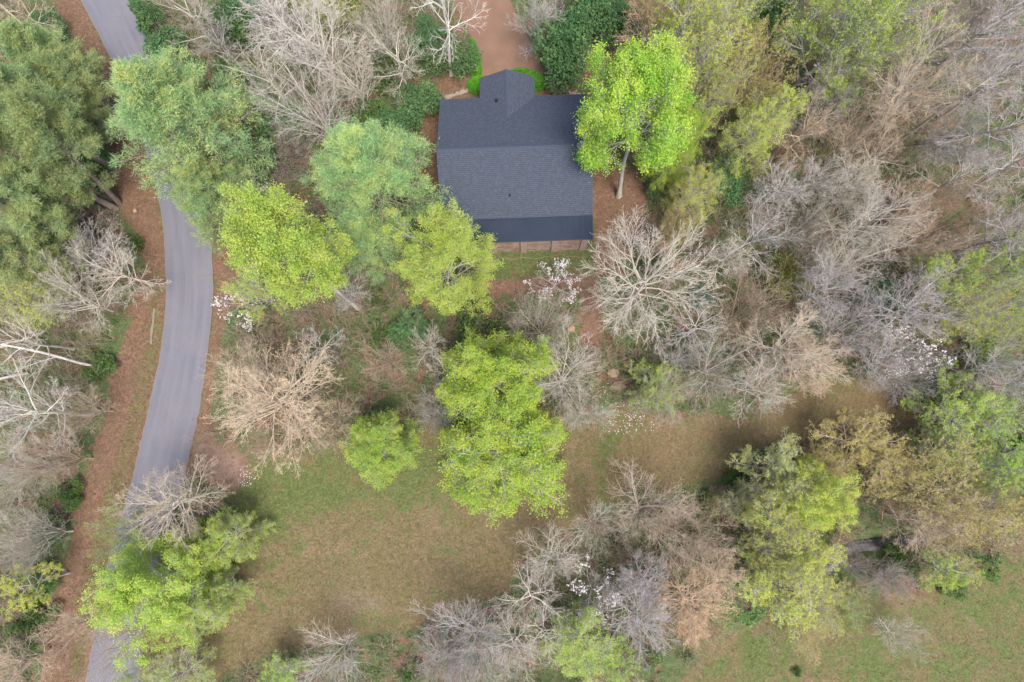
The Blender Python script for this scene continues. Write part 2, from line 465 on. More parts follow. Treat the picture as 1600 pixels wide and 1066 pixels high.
def pine_proto(name, h, Rc, cb, nw, droop, tuft, seed):
    rng = np.random.default_rng(seed)
    k = 16
    z = np.linspace(0, h, k)
    wob = np.cumsum(rng.normal(0, 0.06, (k, 2)), 0) * (np.linspace(0, 1, k)[:, None])
    trunk = np.concatenate([wob, z[:, None]], 1)[None]
    trad = (0.30 * (1 - 0.93 * np.linspace(0, 1, k)) + 0.02)[None]
    t = cb + (0.985 - cb) * (np.arange(nw) + rng.uniform(0, 1, nw)) / nw
    f = t * (k - 1); i = np.minimum(f.astype(int), k - 2); w = (f - i)[:, None]
    S = trunk[0, i] * (1 - w) + trunk[0, i + 1] * w
    u = (t - cb) / (1 - cb)
    el = np.radians(4 + 44 * u ** 1.6 + rng.uniform(-8, 8, nw) - droop)
    az = np.arange(nw) * 2.39996 + rng.uniform(-0.5, 0.5, nw)
    D = np.stack([np.cos(el) * np.cos(az), np.cos(el) * np.sin(az), np.sin(el)], 1)
    L = Rc * np.clip(1.02 - u ** 1.5, 0.14, 1) * rng.uniform(0.7, 1.08, nw)
    l1, r1 = grow(rng, S, D, L, 0.028 + 0.012 * L, 8, 0.07, 0.05, 0.8)
    l2, r2 = children_of(rng, l1, r1, 10, 0.15, 1.0, 0.75, 0.2, 0.38, 0.3, 5, 0.08, 0.06, 0.55, 0.7, 0.55, 0.014)
    l3, r3 = children_of(rng, l2, r2, 6, 0.2, 1.0, 0.7, 0.25, 0.5, 0.3, 3, 0.1, 0.08, 0.7, 0.6, 0.4, 0.010)
    tm = mesh_np('trunk', *join([tubes(trunk, trad, 9), tubes(l1, r1, 5), tubes(l2, r2, 4), tubes(l3, r3, 3)]), smooth=True)
    tm.materials.append(None)
    # needle tufts along the outer twigs
    P0 = np.concatenate([l3[:, -1], l3[:, 1], l2[:, -1]])
    D0 = np.concatenate([unit(l3[:, -1] - l3[:, -2]), unit(l3[:, 1] - l3[:, 0]), unit(l2[:, -1] - l2[:, -2])])
    sel = rng.random(len(P0)) < min(1, (8800 if cb < 0.4 else 3900) / len(P0))
    P0, D0 = P0[sel], D0[sel]
    nb = tuft
    base = np.repeat(P0, nb, 0) + rng.normal(0, 0.17, (len(P0) * nb, 3))
    dr = unit(np.repeat(D0, nb, 0) * 0.75 + rng.normal(0, 0.55, (len(P0) * nb, 3)) + np.array([0, 0, 0.28]))
    v, f_ = blades(rng, base, dr, rng.uniform(0.18, 0.40, len(base)), rng.uniform(0.03, 0.052, len(base)))
    cm = mesh_np('crown', v, f_)
    cm.materials.append(None)
    Rm = np.percentile(np.hypot(P0[:, 0], P0[:, 1]), 97)
    SKEL[name] = dict(trunk=tm, crown=cm, h=h, R=Rm, fc=0.5 if cb < 0.4 else 0.68)

pine_proto('white_pine', 20, 6.2, 0.16, 74, 0, 11, 3)
pine_proto('white_pine_b', 20, 6.2, 0.18, 66, 4, 11, 14)
pine_proto('tall_pine', 20, 3.6, 0.50, 34, 2, 10, 25)
pine_proto('tall_pine_b', 20, 3.8, 0.44, 36, -2, 10, 36)

def bush_proto(name, seed, nl=7, leaf=0.17, n=5200, h=3.0, Rc=2.0, up=0.5, aspect=0.5, lobe=1.0, spread=0.62):
    rng = np.random.default_rng(seed)
    lob = []
    for i in range(nl):
        a = i * 2.4 + rng.uniform(-.5, .5); d = Rc * rng.uniform(0.15, spread) if i else 0
        lob.append((d * math.cos(a), d * math.sin(a), h * rng.uniform(0.38, 0.62) * lobe, Rc * rng.uniform(0.36, 0.56) * lobe, h * rng.uniform(0.28, 0.42)))
    C = []
    for (x, y, z, r, rz) in lob:
        m = n // nl
        d = unit(rng.normal(0, 1, (m, 3))); d[:, 2] = np.abs(d[:, 2]) * np.where(rng.random(m) < 0.8, 1, -0.6)
        q = rng.uniform(0.45, 1.0, m) ** 0.5 * (1 + 0.16 * np.sin(d[:, 0] * 7 + x * 3) * np.sin(d[:, 1] * 8 + y))
        q = q + rng.normal(0, 0.06, m)
        C.append(np.array([x, y, z]) + d * q[:, None] * np.array([r, r, rz]))
    C = np.concatenate(C)
    C[:, 2] = np.maximum(C[:, 2], 0.04)
    keep = np.sin(C[:, 0] * 4.3 + seed) * np.sin(C[:, 1] * 4.9) * np.sin(C[:, 2] * 4.1) < 0.42
    v, f = leaf_quads(rng, C[keep], leaf, 0.4, up, aspect)
    cm = mesh_np('crown', v, f); cm.materials.append(None)
    ns = 9
    az = np.arange(ns) * 2.4; el = np.radians(rng.uniform(45, 80, ns))
    D = np.stack([np.cos(el) * np.cos(az), np.cos(el) * np.sin(az), np.sin(el)], 1)
    l1, r1 = grow(rng, np.zeros((ns, 3)) + D * [0.15, 0.15, 0], D, rng.uniform(0.7, 1.0, ns) * h * 0.85, np.full(ns, 0.045), 6, 0.1, 0.02, 0.75)
    l2, r2 = children_of(rng, l1, r1, 6, 0.3, 1, 0.6, 0.2, 0.4, 0.3, 4, 0.1, 0.03, 0.6, 0.7, 0.4, 0.012)
    tm = mesh_np('trunk', *join([tubes(l1, r1, 5), tubes(l2, r2, 4)]), smooth=True); tm.materials.append(None)
    SKEL[name] = dict(trunk=tm, crown=cm, h=h, R=Rc)
bush_proto('bush', 5)
bush_proto('bush_b', 16, nl=9, leaf=0.15, n=6200)
bush_proto('bush_c', 27, nl=5, leaf=0.19, n=4200)
bush_proto('thicket', 38, nl=15, leaf=0.20, n=4200, h=1.7, Rc=2.3, lobe=0.62, spread=0.95)
bush_proto('thicket_b', 49, nl=12, leaf=0.18, n=3800, h=1.5, Rc=2.3, lobe=0.6, spread=0.9)

def dogwood_proto(name, seed):
    rng = np.random.default_rng(seed)
    h = 6.0
    k = 8; z = np.linspace(0, 2.2, k)
    trunk = np.concatenate([np.cumsum(rng.normal(0, .05, (k, 2)), 0), z[:, None]], 1)[None]
    trad = np.linspace(0.10, 0.06, k)[None]
    nl = 9
    S = trunk[0, np.linspace(3, 7, nl).astype(int)]
    az = np.arange(nl) * 2.4; el = np.radians(np.linspace(22, 66, nl))
    D = np.stack([np.cos(el) * np.cos(az), np.cos(el) * np.sin(az), np.sin(el)], 1)
    l1, r1 = grow(rng, S, D, np.linspace(3.2, 3.6, nl), np.full(nl, .045), 7, 0.1, 0.02, 0.8)
    l2, r2 = children_of(rng, l1, r1, 7, .25, 1, .7, .25, .45, .3, 4, .1, .02, .6, .7, .5, .014)
    l3, r3 = children_of(rng, l2, r2, 5, .2, 1, .65, .25, .5, .3, 3, .1, .03, .7, .6, .4, .009)
    l4, r4 = children_of(rng, l3, r3, 3, .2, 1, .6, .25, .6, .3, 2, .1, .03, .7, .6, .4, .007)
    tm = mesh_np('trunk', *join([tubes(trunk, trad, 7), tubes(l1, r1, 5)]), smooth=True)
    bm = mesh_np('branches', *join([tubes(l2, r2, 4), tubes(l3, r3, 3), tubes(l4, r4, 3)]), smooth=True)
    tips = np.concatenate([l3[:, -1], l4[:, -1]])
    tips = tips[(np.sin(tips[:, 0] * 1.9) + np.sin(tips[:, 1] * 2.1 + 1)) > -0.25]
    tips = tips[rng.random(len(tips)) < 0.55]
    C = np.repeat(tips, 2, 0) + rng.normal(0, 0.05, (len(tips) * 2, 3))
    cm = mesh_np('crown', *leaf_quads(rng, C, 0.15, 0.3, 1.0, 0.8))
    for m in (tm, bm, cm): m.materials.append(None)
    SKEL[name] = dict(trunk=tm, branches=bm, crown=cm, h=5.4, R=3.2)
dogwood_proto('dogwood', 8)
dogwood_proto('dogwood_b', 19)

# kind: (object name, category, skeletons, bark, foliage style, leaf colour, group)
KIND = {
    'BW': ('bare_tree', 'tree', ['oak', 'sparse', 'oak_b', 'fan_b'], 'cream', None, None, 'bare trees in the woods'),
    'BB': ('bare_tree', 'tree', ['vase', 'vase_b', 'fan', 'fine_b'], 'cream', 'buds', 'bud_grey', 'bare trees in the woods'),
    'BG': ('bare_tree', 'tree', ['fine', 'sparse_b', 'vase_b', 'oak_b'], 'grey', None, None, 'bare trees in the woods'),
    'BT': ('bare_tree', 'tree', ['vase_b', 'fan', 'oak', 'fan_b', 'fine_b'], 'tan', 'buds', 'bud_tan', 'bare trees in the woods'),
    'BO': ('bare_tree', 'tree', ['fan', 'vase', 'fine'], 'tan', 'buds', 'bud_orange', 'bare trees in the woods'),
    'BP': ('bare_tree', 'tree', ['vase', 'fine_b', 'fan', 'fine'], 'purple', None, None, 'bare trees in the woods'),
    'SY': ('budding_tree', 'tree', ['vase', 'sparse_b', 'vase_b', 'fine_b', 'fan_b'], 'grey', 'thin', 'yellow', 'budding trees in the woods'),
    'SO': ('budding_tree', 'tree', ['fan', 'vase_b', 'fan_b', 'oak'], 'tan', 'thin', 'ochre', 'budding trees in the woods'),
    'SG': ('budding_tree', 'tree', ['vase_b', 'fan_b', 'fine_b', 'sparse'], 'grey', 'thin', 'green', 'budding trees in the woods'),
    'LY': ('leafy_tree', 'tree', ['round', 'round_b', 'vase_b'], 'grey', 'dense', 'lime', 'bright leafy trees'),
    'LS': ('leafy_tree', 'tree', ['round_b', 'round'], 'grey', 'dense', 'lime_soft', 'bright leafy trees'),
    'LG': ('leafy_tree', 'tree', ['round_b', 'cone', 'vase_b'], 'grey', 'full', 'green', 'bright leafy trees'),
    'PW': ('pine_tree', 'tree', ['white_pine', 'white_pine_b'], 'pine', None, 'pine', 'white pines'),
    'PP': ('pine_tree', 'tree', ['tall_pine', 'tall_pine_b'], 'pine', None, 'pine_y', 'pines left of the road'),
    'EV': ('evergreen_bush', 'bush', ['bush', 'bush_b', 'bush_c'], 'brown', None, 'evergreen', 'bushes under the trees'),
    'EF': ('green_bush', 'bush', ['thicket', 'thicket_b'], 'brown', None, 'fresh', 'bushes under the trees'),
    'EO': ('olive_bush', 'bush', ['bush_c', 'bush', 'bush_b'], 'brown', None, 'olive', 'bushes under the trees'),
    'EB': ('blue_green_bush', 'bush', ['bush', 'bush_b'], 'brown', None, 'blue', 'bushes under the trees'),
    'DW': ('dogwood_tree', 'tree', ['dogwood', 'dogwood_b'], 'grey', None, 'blossom', 'flowering dogwoods'),
}
TWIG = {'BT': 'twig_tan', 'BO': 'twig_orange', 'BP': 'twig_lilac', 'SO': 'twig_tan'}
_count = {}
_prand = random.Random(11)
PLANTS = []
def part(name, me, mat, root):
    o = bpy.data.objects.new(name, me)
    COL.objects.link(o)
    o.parent = root
    o.material_slots[0].link = 'OBJECT'
    o.material_slots[0].material = mat
    return o

def plant(kind, cx, cy, r, h, label, base=None, skel=None, bark=None, leaf=None, style=None, flat=1.0):
    """crown centre (cx,cy) and radius r as photo pixels, tree height h in metres -> a tree standing where the photo has it"""
    name, cat, sk, bk, st, lf, grp = KIND[kind]
    i = _count.get(kind, 0); _count[kind] = i + 1
    sn = skel or sk[i % len(sk)]
    bk = bark or bk; lf = leaf or lf; st = style or st
    S = skeleton(sn) if sn in SPEC else SKEL[sn]
    fc = S.get('fc', 0.45 if cat == 'bush' else 0.55)
    C = at(cx, cy, fc * h)
    Rw = r * depth_of(C) / F
    B = at(*base, 0) if base else Vector((C.x, C.y, 0))
    ax = C - B
    q = Vector((0, 0, 1)).rotation_difference(ax.normalized())
    root = empty(name, B)
    root.rotation_mode = 'QUATERNION'
    root.rotation_quaternion = q @ Quaternion((0, 0, 1), _prand.uniform(0, 6.283))
    sxy = Rw / S['R']
    root.scale = (sxy * flat, sxy / flat, ax.length / (fc * S['h']))
    tag(root, label, cat, grp)
    if st is None and lf is None:               # bare: trunk with limbs, crown of branches
        part('trunk', S['trunk'], BARK[bk], root)
        part('branches', S['branches'], BARK[bk], root)
        part('crown', S['twigs'], BARK[TWIG.get(kind, bk)], root)
    else:
        part('trunk', S['trunk'], BARK[bk], root)
        if 'branches' in S: part('branches', S['branches'], BARK[bk], root)
        if 'twigs' in S: part('twigs', S['twigs'], BARK[TWIG.get(kind, bk)], root)
        part('crown', S['crown'] if 'crown' in S else foliage(sn, st), LEAF[lf], root)
    PLANTS.append((root, cx, cy, r, h))
    return root
# ------------------------------------------------------------------ ground regions (outlines on the ground, photo pixels)
MEADOW = [(330,690),(400,722),(560,690),(690,670),(760,700),(840,690),(900,660),(960,640),(1060,650),(1180,650),(1250,612),(1340,585),(1430,600),(1440,660),(1300,690),(1200,690),(1140,745),(1060,760),(1000,760),(930,800),(860,850),(780,930),(640,985),(520,1005),(430,1015),(330,1066),(290,1180),(220,1180),(235,1000),(330,900),(380,840),(360,780),(320,745)]
FIELD = [(1010,1180),(1060,1070),(1100,1010),(1200,960),(1330,930),(1450,930),(1520,900),(1620,840),(1800,760),(1900,1000),(1800,1300),(1100,1300)]
MEADOW_GREEN = [(380,722),(450,706),(560,692),(690,672),(780,720),(860,700),(850,745),(720,775),(600,800),(500,800),(440,850),(400,870),(372,800)]
MEADOW_BROWN = [(930,690),(1060,655),(1180,650),(1250,612),(1340,585),(1430,600),(1440,660),(1300,690),(1200,690),(1140,745),(1060,765),(960,745)]
BARE_SOIL = [(300,690),(345,695),(385,715),(395,750),(370,765),(325,750),(300,730)]
PINK_SOIL = [(500,925),(560,900),(610,930),(600,955),(540,980),(510,965)]
VERGE_L = [(60,-120),(85,0),(128,92),(150,200),(165,300),(215,365),(228,420),(196,520),(176,600),(138,740),(106,850),(70,980),(40,1180),(120,1180),(150,1000),(192,800),(232,660),(256,540),(262,400),(252,335),(215,210),(182,110),(126,0),(90,-120)]
VERGE_GRASS = [(236,420),(258,420),(256,540),(232,660),(204,757),(187,814),(160,926),(120,1100),(100,1100),(120,930),(150,800),(185,690),(215,560),(228,490)]
VERGE_R = [(325,350),(378,360),(372,450),(352,520),(330,620),(318,700),(294,720),(330,520),(334,430)]
YARD_GREEN = [(770,388),(930,388),(934,432),(775,434)]
YARD_GREEN2 = [(790,462),(860,458),(905,480),(912,540),(870,560),(800,520)]
YARD_PATH = [(700,435),(775,436),(925,433),(938,440),(940,540),(915,545),(912,470),(900,458),(775,458),(700,456)]
SIDE_YARD = [(926,262),(1010,262),(1012,330),(985,395),(930,440),(905,440),(930,395)]
NORTH_BED = [(672,150),(690,120),(735,118),(760,150),(690,160),(684,330),(655,300),(650,220)]
NORTH_BED2 = [(845,95),(870,120),(910,150),(930,170),(830,160),(850,130)]
DRIVE = [(672,-150),(690,-40),(712,10),(738,62),(752,116),(770,124),(826,122),(851,116),(840,85),(815,42),(797,0),(790,-60),(800,-150)]
HOUSE_PX = [(680,140),(745,105),(840,105),(935,140),(935,400),(770,400),(680,350)]
ROAD_L = [(60,-140),(97,-60),(126,0),(181,108),(215,205),(240,280),(252,335),(258,400),(258,480),(251,549),(240,600),(226,664),(213,720),(204,757),(187,814),(169,875),(159,926),(146,993),(134,1066),(118,1170)]
ROAD_R = [(140,-140),(174,-60),(203,0),(246,90),(284,190),(308,260),(322,318),(331,380),(333,470),(325,549),(317,605),(308,660),(294,720),(286,757),(268,814),(250,875),(240,926),(228,993),(217,1066),(203,1170)]
CREEK = [(1180,925),(1240,912),(1300,890),(1338,858),(1380,852),(1430,846),(1500,826),(1548,790),(1568,750),(1572,690),(1565,640)]
ROAD_POLY = ROAD_L + ROAD_R[::-1]

def sdist(px, py, poly):
    """signed distance in pixels, positive inside"""
    p = np.asarray(poly, float); n = len(p)
    d2 = np.full(px.shape, 1e18); ins = np.zeros(px.shape, bool)
    for i in range(n):
        ax, ay = p[i]; bx, by = p[(i + 1) % n]
        ex, ey = bx - ax, by - ay
        t = np.clip(((px - ax) * ex + (py - ay) * ey) / max(ex * ex + ey * ey, 1e-9), 0, 1)
        d2 = np.minimum(d2, (px - ax - t * ex) ** 2 + (py - ay - t * ey) ** 2)
        c = ((ay > py) != (by > py)) & (px < (bx - ax) * (py - ay) / (by - ay + 1e-12) + ax)
        ins ^= c
    d = np.sqrt(d2)
    return np.where(ins, d, -d)

def line_dist(px, py, line):
    p = np.asarray(line, float); d2 = np.full(px.shape, 1e18)
    for i in range(len(p) - 1):
        ax, ay = p[i]; ex, ey = p[i + 1] - p[i]
        t = np.clip(((px - ax) * ex + (py - ay) * ey) / (ex * ex + ey * ey), 0, 1)
        d2 = np.minimum(d2, (px - ax - t * ex) ** 2 + (py - ay - t * ey) ** 2)
    return np.sqrt(d2)

def soft(px, py, poly, w):
    return np.clip(0.5 + sdist(px, py, poly) / (2 * w), 0, 1)

def warp_noise(x, y, seed, s):
    r = np.random.default_rng(seed); o = 0
    for k in range(6):
        a = r.uniform(0, 6.28); f = s * (1 + 0.55 * k); ph = r.uniform(0, 6.28)
        o = o + np.sin((x * math.cos(a) + y * math.sin(a)) * f + ph + 1.3 * np.sin((x * math.sin(a) - y * math.cos(a)) * f * 0.7)) / (1 + k * 0.5)
    return o / 3.2

def axis(lo, hi, step, far):
    core = np.arange(lo, hi + 1e-6, step)
    ext = []; v, s = hi, step
    while v < far:
        s *= 1.35; v += s; ext.append(v)
    e2 = []; v, s = lo, step
    while v > -far:
        s *= 1.35; v -= s; e2.append(v)
    return np.concatenate([np.array(e2[::-1]), core, np.array(ext)])

xs = axis(-66, 66, 0.3, 500); ys = axis(-42, 62, 0.3, 500)
GX, GY = np.meshgrid(xs, ys)
gpx, gpy = to_px(GX, GY, np.zeros_like(GX))
wx = gpx + 7 * warp_noise(GX, GY, 1, 0.5) + 4 * warp_noise(GX, GY, 2, 1.7)
wy = gpy + 7 * warp_noise(GX, GY, 3, 0.5) + 4 * warp_noise(GX, GY, 4, 1.7)
m_meadow = np.maximum(soft(wx, wy, MEADOW, 12), soft(wx, wy, FIELD, 16))
m_green = 0.62 * soft(wx, wy, MEADOW_GREEN, 30) + 0.42 * soft(wx, wy, FIELD, 30)
m_green = np.maximum.reduce([m_green, 0.55 * soft(wx, wy, VERGE_GRASS, 10), 0.95 * soft(wx, wy, YARD_GREEN, 3), 0.9 * soft(wx, wy, YARD_GREEN2, 8), 0.3 * soft(wx, wy, VERGE_R, 6)])
m_litter = np.maximum.reduce([soft(wx, wy, VERGE_L, 7), 0.75 * soft(wx, wy, VERGE_R, 6), soft(wx, wy, YARD_PATH, 5), soft(wx, wy, SIDE_YARD, 8), soft(wx, wy, NORTH_BED, 6), soft(wx, wy, NORTH_BED2, 6), 0.9 * soft(wx, wy, BARE_SOIL, 12), 0.40 * soft(wx, wy, MEADOW_BROWN, 34)])
m_soil = np.maximum.reduce([0.45 * soft(wx, wy, PINK_SOIL, 22), 0.8 * soft(wx, wy, BARE_SOIL, 14), 0.35 * soft(wx, wy, YARD_PATH, 5), 0.12 * soft(wx, wy, MEADOW_BROWN, 22)])
inside = (np.abs(GX) < 70) & (np.abs(GY) < 66)
for m_ in (m_green, m_litter, m_soil): m_[~inside] = 0
# relief: a shallow rolling forest floor, flat under the house and the roads, and the creek bed
flat_zone = np.maximum.reduce([soft(gpx, gpy, ROAD_POLY, 14), soft(gpx, gpy, DRIVE, 12), soft(gpx, gpy, HOUSE_PX, 14), 0.7 * m_meadow])
GZ = (0.16 * warp_noise(GX, GY, 5, 0.22) + 0.06 * warp_noise(GX, GY, 6, 0.9)) * (1 - np.clip(flat_zone, 0, 1)) - 0.02
GZ = np.where(inside, GZ, -0.02 + 0.1 * warp_noise(GX, GY, 5, 0.05))
cd = line_dist(gpx, gpy, CREEK)
GZ = GZ - 0.75 * np.clip(1 - (cd - 8) / 24, 0, 1) ** 1.5 * inside
ny, nx = GX.shape
idx = np.arange(nx * ny).reshape(ny, nx)
gq = np.stack([idx[:-1, :-1], idx[:-1, 1:], idx[1:, 1:], idx[1:, :-1]], -1).reshape(-1, 4)
gme = mesh_np('ground', np.stack([GX, GY, GZ], -1).reshape(-1, 3), gq, smooth=True)
att = gme.color_attributes.new('cover', 'FLOAT_COLOR', 'POINT')
att.data.foreach_set('color', np.stack([m_meadow, m_green, m_litter, m_soil], -1).astype(np.float32).ravel())

gm, n, l = new_mat('ground_cover')
v = coords(n, 'Object')
at_n = N(n, 'ShaderNodeAttribute', attribute_name='cover')
sep = N(n, 'ShaderNodeSeparateColor'); l.new(at_n.outputs['Color'], sep.inputs[0])
n_big = noise(n, l, 0.16, 4, 0.6, v); n_mid = noise(n, l, 0.7, 5, 0.65, v, 0.4)
n_two = noise(n, l, 1.9, 4, 0.7, v, 0.5); n_fine = noise(n, l, 4.5, 4, 0.7, v); n_tiny = noise(n, l, 16.0, 3, 0.7, v)
speck = N(n, 'ShaderNodeTexVoronoi'); speck.inputs['Scale'].default_value = 7.0; l.new(v, speck.inputs['Vector'])
vsep = N(n, 'ShaderNodeSeparateColor'); l.new(speck.outputs['Color'], vsep.inputs[0])
# leaf litter
lit = mixc(n, l, vsep.outputs[0], (0.125, 0.066, 0.045), (0.215, 0.128, 0.094))
lit = mixc(n, l, remap(n, l, n_mid, 0.35, 0.65), lit, (0.155, 0.092, 0.058))
lit = mixc(n, l, remap(n, l, n_tiny, 0.60, 0.75, 0, 0.6), lit, (0.27, 0.20, 0.155))
lit = mixc(n, l, remap(n, l, n_fine, 0.30, 0.42, 0.55, 0), lit, (0.07, 0.045, 0.03))
n_hue = noise(n, l, 0.33, 4, 0.65, v, 0.8)
# forest floor: litter with patches of low green
grn = mixc(n, l, remap(n, l, n_fine, 0.3, 0.7), (0.058, 0.092, 0.034), (0.105, 0.145, 0.056))
grn = mixc(n, l, remap(n, l, n_tiny, 0.35, 0.7), grn, (0.08, 0.10, 0.045))
floor_c = mixc(n, l, remap(n, l, math_n(n, l, 'ADD', n_mid, math_n(n, l, 'MULTIPLY', math_n(n, l, 'SUBTRACT', n_big, 0.5), 0.7)), 0.37, 0.52), lit, grn)
# meadow: dry grass with green
dry = mixc(n, l, remap(n, l, n_fine, 0.3, 0.7), (0.125, 0.090, 0.046), (0.185, 0.140, 0.080))
dry = mixc(n, l, remap(n, l, n_tiny, 0.4, 0.68, 0, 0.7), dry, (0.112, 0.098, 0.044))
dry = mixc(n, l, remap(n, l, n_hue, 0.52, 0.72, 0, 0.9), dry, (0.215, 0.140, 0.098))
dry = mixc(n, l, remap(n, l, n_hue, 0.32, 0.46, 0.7, 0), dry, (0.118, 0.105, 0.046))
mgr = mixc(n, l, remap(n, l, n_fine, 0.3, 0.72), (0.062, 0.092, 0.026), (0.118, 0.138, 0.05))
mgr = mixc(n, l, remap(n, l, n_tiny, 0.45, 0.7, 0, 0.7), mgr, (0.12, 0.115, 0.05))
gfac = math_n(n, l, 'ADD', sep.outputs[1], math_n(n, l, 'ADD', math_n(n, l, 'MULTIPLY', math_n(n, l, 'SUBTRACT', n_mid, 0.5), 2.6), math_n(n, l, 'MULTIPLY', math_n(n, l, 'SUBTRACT', n_two, 0.5), 1.7)))
gfac = math_n(n, l, 'ADD', gfac, math_n(n, l, 'MULTIPLY', math_n(n, l, 'SUBTRACT', n_big, 0.5), 1.8))
gfac = remap(n, l, math_n(n, l, 'ADD', gfac, math_n(n, l, 'MULTIPLY', math_n(n, l, 'SUBTRACT', n_hue, 0.5), 2.0)), 0.08, 0.78)
mead = mixc(n, l, gfac, dry, mgr)
edge = math_n(n, l, 'MULTIPLY', math_n(n, l, 'SUBTRACT', n_mid, 0.5), 0.9)
f_lit = remap(n, l, math_n(n, l, 'ADD', sep.outputs[2], edge), 0.3, 0.7)
f_mead = remap(n, l, math_n(n, l, 'ADD', sep.outputs[0], edge), 0.3, 0.7)
f_grn = remap(n, l, math_n(n, l, 'ADD', sep.outputs[1], edge), 0.3, 0.75)
c = mixc(n, l, f_mead, floor_c, mead)
c = mixc(n, l, math_n(n, l, 'MULTIPLY', f_lit, 0.9), c, lit)
c = mixc(n, l, math_n(n, l, 'MULTIPLY', math_n(n, l, 'MULTIPLY', f_grn, 0.85), remap(n, l, n_two, 0.38, 0.6, 0.35, 1.0)), c, mgr)
f_soil = remap(n, l, math_n(n, l, 'ADD', at_n.outputs['Alpha'], edge), 0.2, 0.9)
c = mixc(n, l, math_n(n, l, 'MULTIPLY', f_soil, 0.8), c, mixc(n, l, n_fine, (0.20, 0.135, 0.105), (0.27, 0.19, 0.15)))
grain = math_n(n, l, 'MULTIPLY', remap(n, l, n_two, 0.3, 0.7, 0.64, 1.06), math_n(n, l, 'MULTIPLY', remap(n, l, n_fine, 0.28, 0.72, 0.80, 1.22), remap(n, l, n_tiny, 0.3, 0.7, 0.84, 1.18)))
gc = N(n, 'ShaderNodeCombineXYZ'); [l.new(grain, gc.inputs[i]) for i in range(3)]
c = mixc(n, l, 1.0, c, gc.outputs[0], 'MULTIPLY')
bmp = math_n(n, l, 'ADD', n_fine, math_n(n, l, 'MULTIPLY', n_tiny, 0.5))
principled(n, l, c, 0.95, 0.08, bmp, 0.7, 0.12)
tag(link('ground', gme, gm), kind='structure')

# ------------------------------------------------------------------ ribbons: road, creek
def catmull(pts, k=8):
    p = np.asarray(pts, float); out = []
    for i in range(len(p) - 1):
        a, b, c_, d = p[max(i - 1, 0)], p[i], p[i + 1], p[min(i + 2, len(p) - 1)]
        for t in np.linspace(0, 1, k, endpoint=False):
            out.append(0.5 * ((2 * b) + (-a + c_) * t + (2 * a - 5 * b + 4 * c_ - d) * t * t + (-a + 3 * b - 3 * c_ + d) * t ** 3))
    out.append(p[-1]); return np.array(out)

def ribbon(name, Lp, Rp, z, mat, cross=12, skirt=0.12, ragged=0.0):
    A = np.array([at(*p)[:2] for p in catmull(Lp)]); B = np.array([at(*p)[:2] for p in catmull(Rp)])
    m = len(A); r = np.random.default_rng(4)
    if ragged:
        A = A + r.normal(0, ragged, A.shape); B = B + r.normal(0, ragged, B.shape)
    u = np.linspace(0, 1, cross)
    X = A[:, None] * (1 - u[None, :, None]) + B[:, None] * u[None, :, None]
    Z = z + 0.05 * (1 - (2 * u - 1) ** 2)[None] * np.ones((m, 1))
    V = np.concatenate([X, Z[..., None]], -1)
    Ls = V[:, :1].copy(); Ls[..., 2] -= skirt; Rs = V[:, -1:].copy(); Rs[..., 2] -= skirt
    V = np.concatenate([Ls, V, Rs], 1)
    ids = np.arange(m * (cross + 2)).reshape(m, cross + 2)
    q = np.stack([ids[:-1, :-1], ids[:-1, 1:], ids[1:, 1:], ids[1:, :-1]], -1).reshape(-1, 4)[:, ::-1]
    me = mesh_np(name, V.reshape(-1, 3), q)
    uu = np.concatenate([[0], u, [1]]); s = np.concatenate([[0], np.cumsum(np.linalg.norm(np.diff((A + B) / 2, axis=0), axis=1))])
    at_ = me.color_attributes.new('lane', 'FLOAT_COLOR', 'POINT')
    cc = np.zeros((m, cross + 2, 4), np.float32); cc[..., 0] = uu[None]; cc[..., 1] = s[:, None] / 100
    at_.data.foreach_set('color', cc.ravel())
    return tag(link(name, me, mat), kind='structure')

rm, n, l = new_mat('worn_asphalt')
v = coords(n)
la = N(n, 'ShaderNodeAttribute', attribute_name='lane'); ls = N(n, 'ShaderNodeSeparateColor'); l.new(la.outputs['Color'], ls.inputs[0])
comb = N(n, 'ShaderNodeCombineXYZ')
l.new(math_n(n, l, 'MULTIPLY', ls.outputs[0], 5.0), comb.inputs[0]); l.new(math_n(n, l, 'MULTIPLY', ls.outputs[1], 6.0), comb.inputs[1])
streak = noise(n, l, 2.2, 5, 0.6, comb.outputs[0])
big = noise(n, l, 0.25, 4, 0.6, v); fine = noise(n, l, 22, 3, 0.7, v)
def bump_at(x, w):
    d = math_n(n, l, 'ABSOLUTE', math_n(n, l, 'SUBTRACT', ls.outputs[0], x))
    return remap(n, l, d, 0, w, 1, 0)
tr = math_n(n, l, 'MAXIMUM', bump_at(0.22, 0.13), bump_at(0.43, 0.08))
tr = math_n(n, l, 'MAXIMUM', tr, math_n(n, l, 'MAXIMUM', bump_at(0.62, 0.07), bump_at(0.86, 0.11)))
c = mixc(n, l, remap(n, l, streak, 0.3, 0.7), (0.090, 0.089, 0.110), (0.118, 0.116, 0.138))
c = mixc(n, l, math_n(n, l, 'MULTIPLY', math_n(n, l, 'MULTIPLY', tr, remap(n, l, streak, 0.3, 0.65)), 0.42), c, (0.148, 0.149, 0.178))
c = mixc(n, l, math_n(n, l, 'MULTIPLY', bump_at(0.73, 0.06), 0.42), c, (0.086, 0.087, 0.115))
c = mixc(n, l, remap(n, l, big, 0.4, 0.65, 0, 0.7), c, (0.135, 0.125, 0.138))
c = mixc(n, l, remap(n, l, fine, 0.35, 0.65, 0, 0.35), c, (0.17, 0.165, 0.175))
ed = math_n(n, l, 'ADD', math_n(n, l, 'MAXIMUM', bump_at(0.0, 0.05), bump_at(1.0, 0.05)), math_n(n, l, 'MULTIPLY', math_n(n, l, 'SUBTRACT', noise(n, l, 1.4, 4, 0.7, v), 0.5), 1.2))
